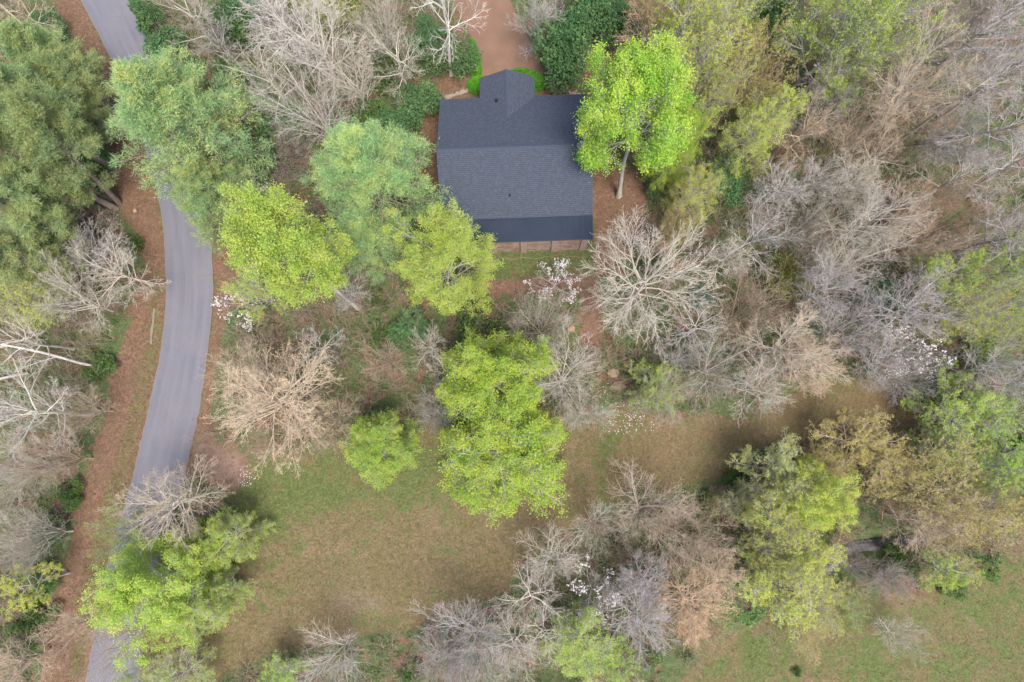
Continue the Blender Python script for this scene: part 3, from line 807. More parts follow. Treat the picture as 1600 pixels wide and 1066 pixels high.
c = mixc(n, l, remap(n, l, ed, 0.45, 0.8, 0, 0.75), c, (0.17, 0.125, 0.095))
cr = N(n, 'ShaderNodeTexVoronoi', feature='DISTANCE_TO_EDGE'); cr.inputs['Scale'].default_value = 0.35
l.new(v, cr.inputs['Vector'])
crk = math_n(n, l, 'MULTIPLY', remap(n, l, cr.outputs[0], 0.0, 0.008, 1, 0), remap(n, l, big, 0.5, 0.62))
c = mixc(n, l, math_n(n, l, 'MULTIPLY', crk, 0.6), c, (0.06, 0.06, 0.07))
principled(n, l, c, 0.85, 0.25, fine, 0.2, 0.02)
ribbon('road', ROAD_L, ROAD_R, 0.05, rm, 14, 0.3, 0.035)

wm, n, l = new_mat('creek_water')
p = principled(n, l, (0.030, 0.028, 0.030), 0.22, 0.35, noise(n, l, 2.2, 3, 0.6, coords(n)), 0.25, 0.05)
cl = catmull(CREEK, 5)
tn = np.gradient(cl, axis=0); tn /= np.linalg.norm(tn, axis=1)[:, None]; nn = np.stack([-tn[:, 1], tn[:, 0]], 1)
ribbon('creek_water', cl + nn * 9, cl - nn * 9, -0.5, wm, 4, 0.02)

dm, n, l = new_mat('driveway_dirt')
v = coords(n)
a = noise(n, l, 0.5, 4, 0.6, v); b = noise(n, l, 12, 3, 0.7, v)
c = mixc(n, l, remap(n, l, a, 0.3, 0.7), (0.140, 0.083, 0.056), (0.178, 0.108, 0.075))
c = mixc(n, l, remap(n, l, b, 0.4, 0.7, 0, 0.4), c, (0.20, 0.13, 0.095))
principled(n, l, c, 0.95, 0.1, b, 0.25, 0.02)
mb = MB(); mb.slab([at(x, y, 0.06) for x, y in DRIVE[::-1]], 0.3)
tag(mb.build('driveway', dm), kind='structure')

# ------------------------------------------------------------------ house
ROT = R(1.75)
Oh = at(804, 229.5, 9.2); OH = Vector((Oh.x, Oh.y, 0))
def hl(px, py, z):
    """photo pixel on a known height -> the house's own axes"""
    q = at(px, py, z) - OH
    return Matrix.Rotation(-ROT, 3, 'Z') @ q
ZR, ZN, ZB, ZP = 9.2, 5.3, 6.5, 5.6
yN = hl(798, 151.5, ZN).y; yB = hl(848, 339, ZB).y; yP = hl(848, 376, ZP).y
xL = hl(682, 232.5, ZR).x; xR = hl(926, 225.5, ZR).x
house = empty('cottage', OH); house.rotation_euler = (0, 0, ROT)
tag(house, 'cottage with dark slate blue shingle roof and brick porch between the trees', 'house')

def shingle_mat(name, swap):
    m, n, l = new_mat(name)
    tc = coords(n)
    sp = N(n, 'ShaderNodeSeparateXYZ'); l.new(tc, sp.inputs[0])
    cb = N(n, 'ShaderNodeCombineXYZ')
    l.new(sp.outputs[1 if swap else 0], cb.inputs[0]); l.new(sp.outputs[0 if swap else 1], cb.inputs[1])
    bt = N(n, 'ShaderNodeTexBrick'); l.new(cb.outputs[0], bt.inputs['Vector'])
    bt.inputs['Scale'].default_value = 1.0; bt.inputs['Brick Width'].default_value = 0.26; bt.inputs['Row Height'].default_value = 0.17
    bt.inputs['Mortar Size'].default_value = 0.018; bt.inputs['Mortar Smooth'].default_value = 0.6
    bt.inputs['Color1'].default_value = (0.045, 0.053, 0.070, 1); bt.inputs['Color2'].default_value = (0.060, 0.069, 0.090, 1)
    bt.inputs['Mortar'].default_value = (0.022, 0.027, 0.040, 1)
    sv = N(n, 'ShaderNodeVectorMath', operation='MULTIPLY'); l.new(cb.outputs[0], sv.inputs[0]); sv.inputs[1].default_value = (1.0, 2.6, 1.0)
    f = noise(n, l, 3.4, 4, 0.75, sv.outputs[0]); g = noise(n, l, 0.7, 4, 0.6, tc)
    c = mixc(n, l, remap(n, l, f, 0.54, 0.72, 0, 0.6), bt.outputs[0], (0.115, 0.130, 0.160))
    c = mixc(n, l, remap(n, l, g, 0.35, 0.7, 0, 0.4), c, (0.044, 0.051, 0.068))
    principled(n, l, c, 0.9, 0.15, bt.outputs['Fac'], -0.3, 0.02)
    return m
shg = shingle_mat('shingles', False); shg_x = shingle_mat('shingles_gable', True)
metal = plain_mat('dark_metal_roof', (0.019, 0.026, 0.042), (0.024, 0.031, 0.048), 0.6, 0.85, 0.12, 0.05)
cap_m = plain_mat('ridge_cap', (0.036, 0.044, 0.064), (0.048, 0.057, 0.08), 5, 0.85)
trim_m = plain_mat('house_trim', (0.05, 0.05, 0.055), (0.07, 0.068, 0.07), 4)
wall_m = plain_mat('log_siding', (0.13, 0.085, 0.055), (0.20, 0.13, 0.085), 2.5)
dark_glass = plain_mat('window_glass', (0.02, 0.024, 0.03), (0.03, 0.035, 0.04), 1, 0.1, 0.5, 0.0)
cream_m = plain_mat('window_frame', (0.5, 0.47, 0.42), (0.42, 0.39, 0.34), 4)
brick_m, n, l = new_mat('weathered_brick')
tc = coords(n)
a = noise(n, l, 1.6, 5, 0.7, tc); b = noise(n, l, 8, 3, 0.7, tc)
c = mixc(n, l, remap(n, l, a, 0.38, 0.62), (0.26, 0.15, 0.115), (0.42, 0.34, 0.29))
c = mixc(n, l, remap(n, l, b, 0.5, 0.7, 0, 0.6), c, (0.15, 0.085, 0.065))
principled(n, l, c, 0.9, 0.15, b, 0.4, 0.03)
pil_m = plain_mat('brick_pier', (0.29, 0.20, 0.165), (0.40, 0.32, 0.27), 7, 0.9)
deck_m = plain_mat('porch_boards', (0.26, 0.17, 0.085), (0.34, 0.235, 0.12), 3)
beam_m = plain_mat('porch_beam', (0.33, 0.16, 0.08), (0.42, 0.25, 0.14), 4)

yw0 = yP + 0.42                      # porch front
ywB = yB + 0.25                      # main south wall
ywN = yN - 0.35 if yN < 0 else yN - 0.4
mb = MB(); mb.box(xL + 0.45, xR - 0.45, ywB, yN - 0.45, -0.3, ZN + 0.05)
# gable ends
for x in (xL + 0.45, xR - 0.45 - 0.15):
    pr = [(x, ywB, ZN + 0.05), (x, yN - 0.45, ZN + 0.05), (x, 0, ZR - 0.42), (x, ywB, ZB - 0.1)]
    mb.add(pr + [(q[0] + 0.15, q[1], q[2]) for q in pr], [(0, 1, 2, 3), (7, 6, 5, 4), (0, 4, 5, 1), (1, 5, 6, 2), (2, 6, 7, 3), (3, 7, 4, 0)])
mb.build('wall', wall_m, house)
TH = 0.18
mb = MB()
mb.slab([(xL, 0, ZR), (xL, yN, ZN), (xR, yN, ZN), (xR, 0, ZR)][::-1] and [(xL, yN, ZN), (xL, 0, ZR), (xR, 0, ZR), (xR, yN, ZN)][::-1], TH)
mb.slab([(xL, 0, ZR), (xL, yB, ZB), (xR, yB, ZB), (xR, 0, ZR)], TH)
roof = mb.build('roof', shg, house)
mb = MB()
dz = 0.035
for sgn in (1, -1):
    yy = 0.25 * sgn; zz = ZR - 0.25 * (ZR - ZN) / abs(yN)
    pts = [(xL - 0.01, 0, ZR + dz), (xL - 0.01, yy, zz + dz), (xR + 0.01, yy, zz + dz), (xR + 0.01, 0, ZR + dz)]
    if sgn > 0: pts = pts[::-1]
    mb.slab(pts, 0.03)
mb.build('ridge_cap', cap_m, roof)
mb = MB(); mb.slab([(xL + 0.02, yB + 0.10, ZB - 0.06), (xL + 0.02, yP, ZP), (xR + 0.0, yP, ZP), (xR + 0.0, yB + 0.10, ZB - 0.06)], 0.14)
for xx in np.arange(xL + 0.5, xR - 0.2, 0.6):      # standing seams
    mb.slab([(xx, yB + 0.02, ZB - 0.055), (xx, yP + 0.01, ZP + 0.022), (xx + 0.035, yP + 0.01, ZP + 0.022), (xx + 0.035, yB + 0.02, ZB - 0.055)], 0.02)
mb.build('porch_roof', metal, house)
# north wing with its cross gable
gy = hl(793, 110.5, 6.95).y
gl, gr, gp = hl(749, 121, ZN).x, hl(834.5, 117.5, ZN).x, hl(792, 150, 7.0).x
ZG = 6.95
def zmain(y): return ZR - (ZR - ZN) * y / yN
yv = yN * (ZR - ZG) / (ZR - ZN)       # where the wing's ridge meets the main slope
yg = (gy + hl(791, 119, ZN).y) / 2
mb = MB()
for side, xe in ((0, gl), (1, gr)):
    pts = [(gp, yv - 0.15, ZG), (gp, yg, ZG), (xe, yg, ZN + 0.02), (xe, yN - 0.1, ZN + 0.02)]
    if side == 0: pts = pts[::-1]
    pts = pts[::-1]
    mb.slab(pts if side else pts, 0.16)
wing = mb.build('gable_roof', shg_x, house)
mb = MB()
for sgn, xe in ((-1, gl), (1, gr)):
    k_ = 0.19 / abs(xe - gp)
    pts = [(gp, yv - 0.1, ZG + dz), (gp, yg + 0.01, ZG + dz), (gp + 0.19 * sgn, yg + 0.01, ZG - (ZG - ZN) * k_ + dz), (gp + 0.19 * sgn, yv + 0.25, ZG - (ZG - ZN) * k_ + dz)]
    mb.slab(pts[::-1] if sgn > 0 else pts, 0.03)
mb.build('ridge_cap', cap_m, wing)
mb = MB(); mb.box(gl + 0.4, gr - 0.4, yN - 0.5, yg - 0.45, -0.3, ZN - 0.15)
a_, b_ = yg - 0.45, yg - 0.6
mb.add([(gl + 0.4, a_, ZN - 0.15), (gr - 0.4, a_, ZN - 0.15), (gp, a_, ZG - 0.35), (gl + 0.4, b_, ZN - 0.15), (gr - 0.4, b_, ZN - 0.15), (gp, b_, ZG - 0.35)],
       [(1, 0, 2), (3, 4, 5), (0, 3, 5, 2), (1, 2, 5, 4)])
mb.build('wing_wall', wall_m, house)
# fascia boards
for bx_ in ((xL + 0.02, xR - 0.02, yP - 0.03, yP - 0.003, ZP - 0.20, ZP - 0.012), (xL, gl - 0.02, yN + 0.003, yN + 0.03, ZN - 0.22, ZN - 0.02), (gr + 0.02, xR, yN + 0.003, yN + 0.03, ZN - 0.22, ZN - 0.02)):
    mb = MB(); mb.box(*bx_); mb.build('fascia', trim_m, house)
# porch: brick piers, weathered infill panels, boards
mb = MB(); mb.box(xL + 0.5, xR - 0.9, yw0 + 0.1, ywB - 0.02, 2.75, 2.95)
mb.build('porch_floor', deck_m, house)
pxs = [hl(x, 391 - (x - 770) * 0.03, 0.0).x for x in (818, 865, 909)]
pxs = [pxs[0] - 2 * (pxs[1] - pxs[0]), pxs[0] - (pxs[1] - pxs[0])] + pxs
for x in pxs:
    mb = MB(); mb.box(x - 0.33, x + 0.33, yw0 - 0.12, yw0 + 0.5, -0.3, ZP - 0.25); mb.box(x - 0.38, x + 0.38, yw0 - 0.17, yw0 + 0.55, ZP - 0.24, ZP - 0.16)
    mb.build('porch_pier', pil_m, house, bevel=0.015)
for i in range(len(pxs) - 1):
    x0, x1 = pxs[i] + 0.335, pxs[i + 1] - 0.335
    mb = MB(); mb.box(x0, x1, yw0 + 0.02, yw0 + 0.22, -0.3, 3.75)
    pn = mb.build('porch_wall', brick_m, house)
    mb = MB(); mb.box(x0, x1, yw0 - 0.04, yw0 + 0.27, 3.76, 3.88)
    mb.build('wall_coping', beam_m if i == len(pxs) - 2 else deck_m, pn, bevel=0.012)
mb = MB(); mb.box(pxs[0] - 0.3, pxs[-1] + 0.3, yw0 - 0.02, yw0 + 0.2, ZP - 0.155, ZP - 0.02)
mb.build('porch_beam', beam_m, house)
def window(x, y, z, w, h, axis, parent, sgn):
    f_ = MB(); g_ = MB()
    if axis == 'y':
        f_.box(x - w / 2 - .08, x + w / 2 + .08, min(y, y + .06 * sgn), max(y, y + .06 * sgn), z - .08, z + h + .08)
        g_.box(x - w / 2, x + w / 2, min(y + .062 * sgn, y + .075 * sgn), max(y + .062 * sgn, y + .075 * sgn), z, z + h)
    else:
        f_.box(min(x, x + .06 * sgn), max(x, x + .06 * sgn), y - w / 2 - .08, y + w / 2 + .08, z - .08, z + h + .08)
        g_.box(min(x + .062 * sgn, x + .075 * sgn), max(x + .062 * sgn, x + .075 * sgn), y - w / 2, y + w / 2, z, z + h)
    w_ = f_.build('window', cream_m, parent); g_.build('pane', dark_glass, w_)
for y in (-4.5, 2.0):
    window(xL + 0.45, y, 3.6, 1.0, 1.3, 'x', house, -1); window(xR - 0.45, y, 3.6, 1.0, 1.3, 'x', house, 1)
for x in (-5.5, -2.0, 4.8): window(x, ywB, 3.8, 1.1, 1.4, 'y', house, -1)
# pipes, chimney, dish
pipe_m = plain_mat('vent_rubber', (0.012, 0.012, 0.015), (0.02, 0.02, 0.024), 4, 0.7)
for (px, py, on) in ((797, 306, 'S'), (776.5, 157.5, 'W')):
    if on == 'S':
        q = hl(px, py, 8.0); zz = ZR + (ZR - ZB) * q.y / abs(yB); q = hl(px, py, zz)
    else:
        zz = ZN + 1.0; q = hl(px, py, zz); zz = ZN + (ZG - ZN) * (q.x - gl) / (gp - gl)
    mb = MB(); mb.tube((q.x, q.y, zz - 0.1), (q.x, q.y, zz + 0.32), 0.10, 0.10, 12); mb.tube((q.x, q.y, zz - 0.06), (q.x, q.y, zz + 0.06), 0.24, 0.15, 12)
    mb.build('vent_pipe', pipe_m, house)
chim_m = plain_mat('chimney_metal', (0.14, 0.145, 0.17), (0.19, 0.195, 0.22), 3, 0.6, 0.4)
q = hl(918.5, 222, 9.8)
mb = MB(); mb.box(q.x - 0.42, q.x + 0.38, q.y - 0.25, q.y + 0.65, 7.6, 10.0); mb.box(q.x - 0.47, q.x + 0.43, q.y - 0.30, q.y + 0.70, 10.0, 10.08)
ch = mb.build('chimney', chim_m, house, bevel=0.01)
mb = MB(); mb.tube((q.x - 0.02, q.y + 0.2, 10.08), (q.x - 0.02, q.y + 0.2, 10.4), 0.14, 0.14, 14); mb.build('flue', trim_m, ch)
q = hl(905.5, 229.5, 9.5)
mb = MB()
dn = Vector((0.15, -0.45, 0.88)).normalized(); u_ = dn.orthogonal().normalized(); w_ = dn.cross(u_)
cdish = Vector((q.x, q.y, 9.75)); rings = []
for k_ in range(6):
    r_ = 0.33 * k_ / 5
    rings.append([cdish + dn * (0.09 * (k_ / 5) ** 2) + (u_ * math.cos(t) + w_ * math.sin(t)) * r_ for t in np.linspace(0, 2 * math.pi, 20, endpoint=False)])
vs = [p for r_ in rings for p in r_]
mb.add(vs, [(k_ * 20 + i, k_ * 20 + (i + 1) % 20, (k_ + 1) * 20 + (i + 1) % 20, (k_ + 1) * 20 + i) for k_ in range(5) for i in range(20)])
dish = mb.build('satellite_dish', chim_m, house, smooth=True)
mb = MB(); mb.tube(cdish - dn * 0.02, (q.x, q.y + 0.05, 9.05), 0.03, 0.03, 8); mb.tube(cdish + w_ * 0.3, cdish + dn * 0.35, 0.012, 0.012, 6)
mb.build('dish_mast', trim_m, dish)

# ------------------------------------------------------------------ hedges round the drive
def hedge(poly, h, label, seed):
    P = np.array([at(x, y)[:2] for x, y in poly]); r = np.random.default_rng(seed)
    c0 = P.mean(0)
    n_ = 60000
    q = r.uniform(P.min(0), P.max(0), (n_, 2))
    d = sdist(q[:, 0], q[:, 1], P)
    k_ = d > 0; q, d = q[k_], d[k_]
    q, d = q[:9000], d[:9000]
    top = h * np.clip(d / 0.35, 0, 1) ** 0.5 * (0.95 + 0.08 * np.sin(q[:, 0] * 5) * np.sin(q[:, 1] * 6))
    z = top * np.where(r.random(len(q)) < 0.75, r.uniform(0.93, 1.0, len(q)), r.uniform(0, 1, len(q)))
    v_, f_ = leaf_quads(r, np.stack([q[:, 0] - c0[0], q[:, 1] - c0[1], z + 0.03], 1), 0.15, 0.3, 1.2, 0.7)
    root = empty('hedge', (c0[0], c0[1], 0)); tag(root, label, 'hedge', 'hedges round the driveway')
    link('foliage', mesh_np('foliage', v_, f_), LEAF['hedge'], root)
    mb = MB(); k2 = 0.86
    mb.slab([((x - c0[0]) * k2, (y - c0[1]) * k2, h * 0.8) for x, y in P[::-1]], h * 0.8)
    link_o = mb.build('stems', hcore, root)
hcore = plain_mat('hedge_core', (0.03, 0.09, 0.012), (0.05, 0.13, 0.02), 8)
hedge([(734,60),(743,66),(750,90),(754,113),(747,118),(735,119),(735,95)], 0.7, 'bright green hedge curving along the left side of the brown driveway', 1)
hedge([(729,134),(733,126),(740,121),(756,119),(757,146),(744,148),(734,145)], 0.6, 'rounded bright green hedge at the left corner of the north gable', 2)
hedge([(822,114),(834,112),(846,117),(856,127),(855,138),(847,142),(826,141)], 0.6, 'rounded bright green hedge at the right corner of the north gable', 3)
hedge([(796,112),(808,108),(822,108),(831,112),(820,118),(800,118)], 0.5, 'thin strip of bright green hedge between gable tip and driveway', 4)

# ------------------------------------------------------------------ small things
stone_m = plain_mat('field_stone', (0.20, 0.155, 0.125), (0.32, 0.26, 0.22), 4, 0.9)
def boulders(name, pts, r, label, seed, mat=stone_m, flat=0.6, cat='stones'):
    rg = random.Random(seed)
    c0 = at(*pts[len(pts) // 2]); mb = MB()
    for (x, y) in pts:
        p = at(x, y) - c0; rr = r * rg.uniform(0.7, 1.25)
        n1, n2 = 8, 5; vs = []
        for j in range(n2):
            ph = math.pi * 0.55 * j / (n2 - 1)
            for i in range(n1):
                a = 2 * math.pi * i / n1 + j * .2
                k_ = rr * rg.uniform(0.72, 1.15)
                vs.append((p.x + math.cos(a) * math.sin(ph) * k_, p.y + math.sin(a) * math.sin(ph) * k_ * 0.8, math.cos(ph) * k_ * flat + 0.05))
        mb.add(vs, [(j * n1 + i, j * n1 + (i + 1) % n1, (j + 1) * n1 + (i + 1) % n1, (j + 1) * n1 + i)[::-1] for j in range(n2 - 1) for i in range(n1)])
    o = mb.build(name, mat); o.location = (c0.x, c0.y, 0); tag(o, label, cat); return o
boulders('stone_edging', [(857 + 4.6 * i, 131 + 1.7 * i + (i % 3)) for i in range(11)], 0.30, 'row of tan stones edging the bed behind the north right corner', 1, cat='stone edging')
boulders('stone_edging', [(698 + 4.2 * i, 152 - 1.4 * i + (i % 2)) for i in range(9)], 0.28, 'row of stones edging the bed left of the north gable', 2, cat='stone edging')
tanrock = plain_mat('tan_rock', (0.19, 0.14, 0.095), (0.28, 0.215, 0.15), 2, 0.9)
boulders('flat_rock', [(958, 583)], 0.75, 'flat tan rock at the garden edge, the upper one', 3, tanrock, 0.35, 'rock')
boulders('flat_rock', [(966, 603)], 0.85, 'flat tan rock on the meadow edge, the lower one', 4, tanrock, 0.35, 'rock')
cut_m = plain_mat('cut_wood', (0.26, 0.15, 0.085), (0.36, 0.22, 0.13), 6, 0.85)
def stump(px, py, r, label):
    c0 = at(px, py); root = empty('tree_stump', (c0.x, c0.y, 0)); tag(root, label, 'stump')
    mb = MB(); mb.tube((0, 0, -0.1), (0, 0, 0.35), r * 1.25, r, 18); mb.build('stump_bark', BARK['brown'], root)
    mb = MB(); mb.tube((0, 0, 0.351), (0, 0, 0.37), r * .92, r * .9, 18); mb.build('cut_face', cut_m, root)
stump(893, 514, 0.36, 'orange sawn stump in the green patch below the house path')
stump(213.5, 331, 0.22, 'small orange stump in leaf litter beside the road below the pines')
def limb(name, pts, r0, r1, bark, label, cat, seed, nb=6, lift=0.3):
    rg = np.random.default_rng(seed)
    W = np.array([[*at(x, y)[:2], z] for (x, y, z) in pts])
    W = catmull(W, 5); c0 = W[0].copy(); c0[2] = 0; W = W - c0
    Rr = np.linspace(r0, r1, len(W))
    parts_ = [tubes(W[None], Rr[None], 8)]
    if nb:
        b1, q1 = children_of(rg, W[None], Rr[None], nb, .3, 1, .8, .3, .3, .3, 5, .12, .02, .5, .7, .5, .02)
        b2, q2 = children_of(rg, b1, q1, 5, .3, 1, .7, .3, .5, .3, 4, .12, .02, .6, .7, .5, .012)
        b1[..., 2] = np.maximum(b1[..., 2], .05); b2[..., 2] = np.maximum(b2[..., 2], .05)
        parts_ += [tubes(b1, q1, 5), tubes(b2, q2, 4)]
    o_ = link(name, mesh_np(name, *join(parts_), smooth=True), BARK[bark]); o_.location = c0; tag(o_, label, cat)
limb('leaning_trunk', [(172,576,0.2),(140,570,1.2),(100,557,2.6),(50,546,4.0),(-20,536,5.6)], 0.16, 0.10, 'grey', 'long pale trunk leaning over the woods at the left edge', 'tree trunk', 3, 7)
limb('leaning_trunk', [(46,583,0.2),(30,588,0.8),(0,598,1.6),(-40,612,2.6)], 0.17, 0.12, 'grey', 'short pale trunk below the long leaning one at the left edge', 'tree trunk', 4, 3)
limb('fallen_log', [(54,55,0.2),(30,33,0.9),(8,12,1.8),(-20,-14,2.6)], 0.13, 0.08, 'tan', 'thin pale log in the top left corner beside the pines', 'log', 5, 2)
mb = MB(); q0 = at(62, 965); mb.tube((-0.22, -0.06, 0.10), (0.22, 0.10, 0.12), 0.09, 0.08, 12); mb.tube((0.22, 0.10, 0.12), (0.25, 0.11, 0.12), 0.10, 0.10, 12)
o = mb.build('white_pipe', plain_mat('white_plastic', (0.7, 0.7, 0.68), (0.62, 0.62, 0.6), 3, 0.5)); o.location = (q0.x, q0.y, 0)
tag(o, 'small white pipe lying in weeds near the bottom left corner', 'pipe')
A_, B_ = at(776, 404.5), at(924, 401)
mb = MB(); d_ = B_ - A_
prev = Vector((0, 0, 0.04))
for i in range(1, 25):
    cur = d_ * (i / 24) + Vector((0, 0.10 * math.sin(i * 1.1), 0.04)); mb.tube(prev, cur, 0.022, 0.022, 6, False); prev = cur
o = mb.build('garden_hose', plain_mat('hose', (0.16, 0.17, 0.10), (0.2, 0.2, 0.13), 3)); o.location = A_
tag(o, 'thin garden hose lying straight across the green strip before the porch', 'hose')
gs = plain_mat('pale_gravel', (0.14, 0.12, 0.085), (0.20, 0.175, 0.13), 6, 0.95)
rgp = random.Random(9)
mb = MB(); pl = [(241,482),(240,492),(239,505),(237,516),(236,528),(236,538)]
left = [at(x - rgp.uniform(1.2, 2.6), y, 0.03) for x, y in pl]; right = [at(x + rgp.uniform(1.2, 2.6), y, 0.03) for x, y in pl]
mb.slab(left + right[::-1], 0.15)
tag(mb.build('gravel_strip', gs), kind='structure')

# ------------------------------------------------------------------ stuff: grass, leaf litter, undergrowth, brush
srng = np.random.default_rng(77)
def scatter(nwant, x0=-80, x1=1680, y0=-60, y1=1130):
    q = srng.uniform((x0, y0), (x1, y1), (nwant, 2))
    return q[:, 0], q[:, 1]
def ground_xy(px, py):
    M = np.array(CAM_R)
    d = np.stack([(px - 800) / F, -(py - 533) / F, -np.ones_like(px)], -1) @ M.T
    t = -CAM_H / d[:, 2]
    return d[:, 0] * t, d[:, 1] * t
def ground_z(X, Y):
    i = np.clip(np.searchsorted(xs, X) - 1, 0, nx - 2); j = np.clip(np.searchsorted(ys, Y) - 1, 0, ny - 2)
    fx = np.clip((X - xs[i]) / (xs[i + 1] - xs[i]), 0, 1); fy = np.clip((Y - ys[j]) / (ys[j + 1] - ys[j]), 0, 1)
    return (GZ[j, i] * (1 - fx) + GZ[j, i + 1] * fx) * (1 - fy) + (GZ[j + 1, i] * (1 - fx) + GZ[j + 1, i + 1] * fx) * fy
def solid(px, py, mg=0):
    return (sdist(px, py, ROAD_POLY) > -mg) | (sdist(px, py, DRIVE) > -mg) | (sdist(px, py, HOUSE_PX) > -mg - 2)
def openland(px, py):
    return np.maximum.reduce([sdist(px, py, MEADOW), sdist(px, py, FIELD), sdist(px, py, VERGE_L), sdist(px, py, YARD_GREEN), sdist(px, py, YARD_PATH), sdist(px, py, SIDE_YARD), sdist(px, py, VERGE_R)])

# grass tufts in meadow, field and yard
px, py = scatter(70000)
sd = np.maximum(sdist(px, py, MEADOW), sdist(px, py, FIELD)); yd = np.maximum(sdist(px, py, YARD_GREEN), sdist(px, py, VERGE_GRASS))
gx_, gy_ = ground_xy(px, py)
patch = warp_noise(gx_, gy_, 31, 0.6) + 0.6 * warp_noise(gx_, gy_, 32, 1.9)
k_ = (((sd > 0) & (srng.random(len(px)) < 0.10 + 0.22 * np.clip(patch, 0, 1))) | ((yd > 0) & (patch > -0.5))) & ~solid(px, py, 3)
k_ &= ~((sdist(px, py, MEADOW_BROWN) > 0) & (srng.random(len(px)) < 0.75))
X, Y = ground_xy(px[k_], py[k_]); Z = ground_z(X, Y)
nb = 7
base = np.repeat(np.stack([X, Y, Z], 1), nb, 0) + srng.normal(0, 0.06, (len(X) * nb, 3)) * [1, 1, 0]
dr = unit(srng.normal(0, 0.9, base.shape) * [1, 1, 0] + [0, 0, 0.55])
sz = np.repeat(srng.uniform(0.6, 1.5, len(X)), nb)
gl_ = leaf_mat('grass_blades', (0.12, 0.16, 0.045), (0.20, 0.20, 0.08), (0.26, 0.205, 0.105), 0.4, 0.25)
tag(link('grass', mesh_np('grass', *blades(srng, base, dr, 0.16 * sz * srng.uniform(0.7, 1.3, len(base)), 0.035 * sz)), gl_),
    'short tufts of dry and green grass across the meadow', 'grass', kind='stuff')

# fallen leaves
px, py = scatter(90000)
rd_ = sdist(px, py, ROAD_POLY)
ok = ~solid(px, py, 1) | ((rd_ > -1) & (srng.random(len(px)) < 0.5 * np.exp(-np.clip(rd_, 0, 99) / 3.0) + 0.012))
op = openland(px, py)
lit_zone = np.maximum.reduce([sdist(px, py, VERGE_L), sdist(px, py, SIDE_YARD), sdist(px, py, YARD_PATH), sdist(px, py, NORTH_BED), sdist(px, py, NORTH_BED2)])
ok &= (op < 0) | (lit_zone > 0) | (srng.random(len(px)) < 0.05)
X, Y = ground_xy(px[ok], py[ok]); Z = ground_z(X, Y)
v_, f_ = leaf_quads(srng, np.stack([X, Y, np.where(rd_[ok] > -1, 0.12, Z + 0.035)], 1), 0.13, 0.4, 2.2, 0.6)
ll = leaf_mat('fallen_leaves', (0.13, 0.07, 0.045), (0.27, 0.18, 0.13), (0.20, 0.115, 0.075), 0.1, 0.7, 0.0)
tag(link('leaf_litter', mesh_np('leaf_litter', v_, f_), ll), 'reddish brown fallen leaves on the forest floor', 'fallen leaves', kind='stuff')

# low green undergrowth in patches below the trees
px, py = scatter(11000)
gx_, gy_ = ground_xy(px, py)
patch = warp_noise(gx_, gy_, 41, 0.35) + 0.5 * warp_noise(gx_, gy_, 42, 1.1)
k_ = ~solid(px, py, 14) & (openland(px, py) < -8) & (patch > -0.45) & (line_dist(px, py, CREEK) > 22)
X, Y = gx_[k_], gy_[k_]; Z = ground_z(X, Y)
m = 26
hh = np.repeat(srng.uniform(0.25, 0.95, len(X)), m)
o3 = srng.normal(0, 1, (len(X) * m, 3)); o3 = unit(o3) * srng.random((len(o3), 1)) ** 0.4
C = np.repeat(np.stack([X, Y, Z], 1), m, 0) + np.stack([o3[:, 0] * hh * 0.9, o3[:, 1] * hh * 0.9, np.abs(o3[:, 2]) * hh + 0.05], 1)
v_, f_ = leaf_quads(srng, C, 0.17, 0.4, 0.9, 0.55)
ug = leaf_mat('undergrowth_leaf', (0.075, 0.135, 0.045), (0.12, 0.185, 0.065), (0.17, 0.21, 0.075), 0.3, 0.35)
tag(link('undergrowth', mesh_np('undergrowth', v_, f_), ug), 'low green ground cover spreading under the trees', 'undergrowth', kind='stuff')

# bare brush and saplings between the trees
px, py = scatter(5600)
k_ = ~solid(px, py, 16) & (openland(px, py) < -10) & (line_dist(px, py, CREEK) > 20)
X, Y = ground_xy(px[k_], py[k_]); Z = ground_z(X, Y)
ns = 4
S_ = np.repeat(np.stack([X, Y, Z - 0.05], 1), ns, 0); el = np.radians(srng.uniform(50, 85, len(S_))); az = srng.uniform(0, 6.28, len(S_))
D_ = np.stack([np.cos(el) * np.cos(az), np.cos(el) * np.sin(az), np.sin(el)], 1)
hL = np.repeat(srng.uniform(1.2, 4.2, len(X)), ns) * srng.uniform(0.7, 1.1, len(S_))
l1, r1 = grow(srng, S_, D_, hL, 0.007 * hL + 0.008, 6, 0.09, 0.0, 0.7)
l2, r2 = children_of(srng, l1, r1, 6, .25, 1, .7, .3, .42, .3, 4, .1, .02, .6, .6, .5, .0085)
l3, r3 = children_of(srng, l2, r2, 4, .25, 1, .65, .3, .5, .3, 2, .1, .02, .7, .6, .4, .0075)
tag(link('brushwood', mesh_np('brushwood', *join([tubes(l1, r1, 4), tubes(l2, r2, 3), tubes(l3, r3, 3)]), smooth=True), BARK['tan']),
    'tangle of bare brush and saplings on the forest floor', 'brush', kind='stuff')
# white petals scattered below the flowering trees
def petals(cx, cy, rx, ry, cnt):
    a = srng.uniform(0, 6.28, cnt); q = srng.random(cnt) ** 0.6
    return cx + rx * q * np.cos(a), cy + ry * q * np.sin(a)
pp = [petals(985, 665, 42, 18, 60), petals(990, 655, 20, 10, 25), petals(385, 745, 14, 20, 45), petals(560, 705, 40, 20, 30), petals(960, 620, 26, 30, 50)]
px = np.concatenate([a for a, b in pp]); py = np.concatenate([b for a, b in pp])
X, Y = ground_xy(px, py)
tag(link('petals', mesh_np('petals', *leaf_quads(srng, np.stack([X, Y, ground_z(X, Y) + 0.06], 1), 0.10, 0.3, 2.5, 0.9)), LEAF['blossom']),
    'white petals scattered on the meadow edge below the flowering trees', 'petals', kind='stuff')
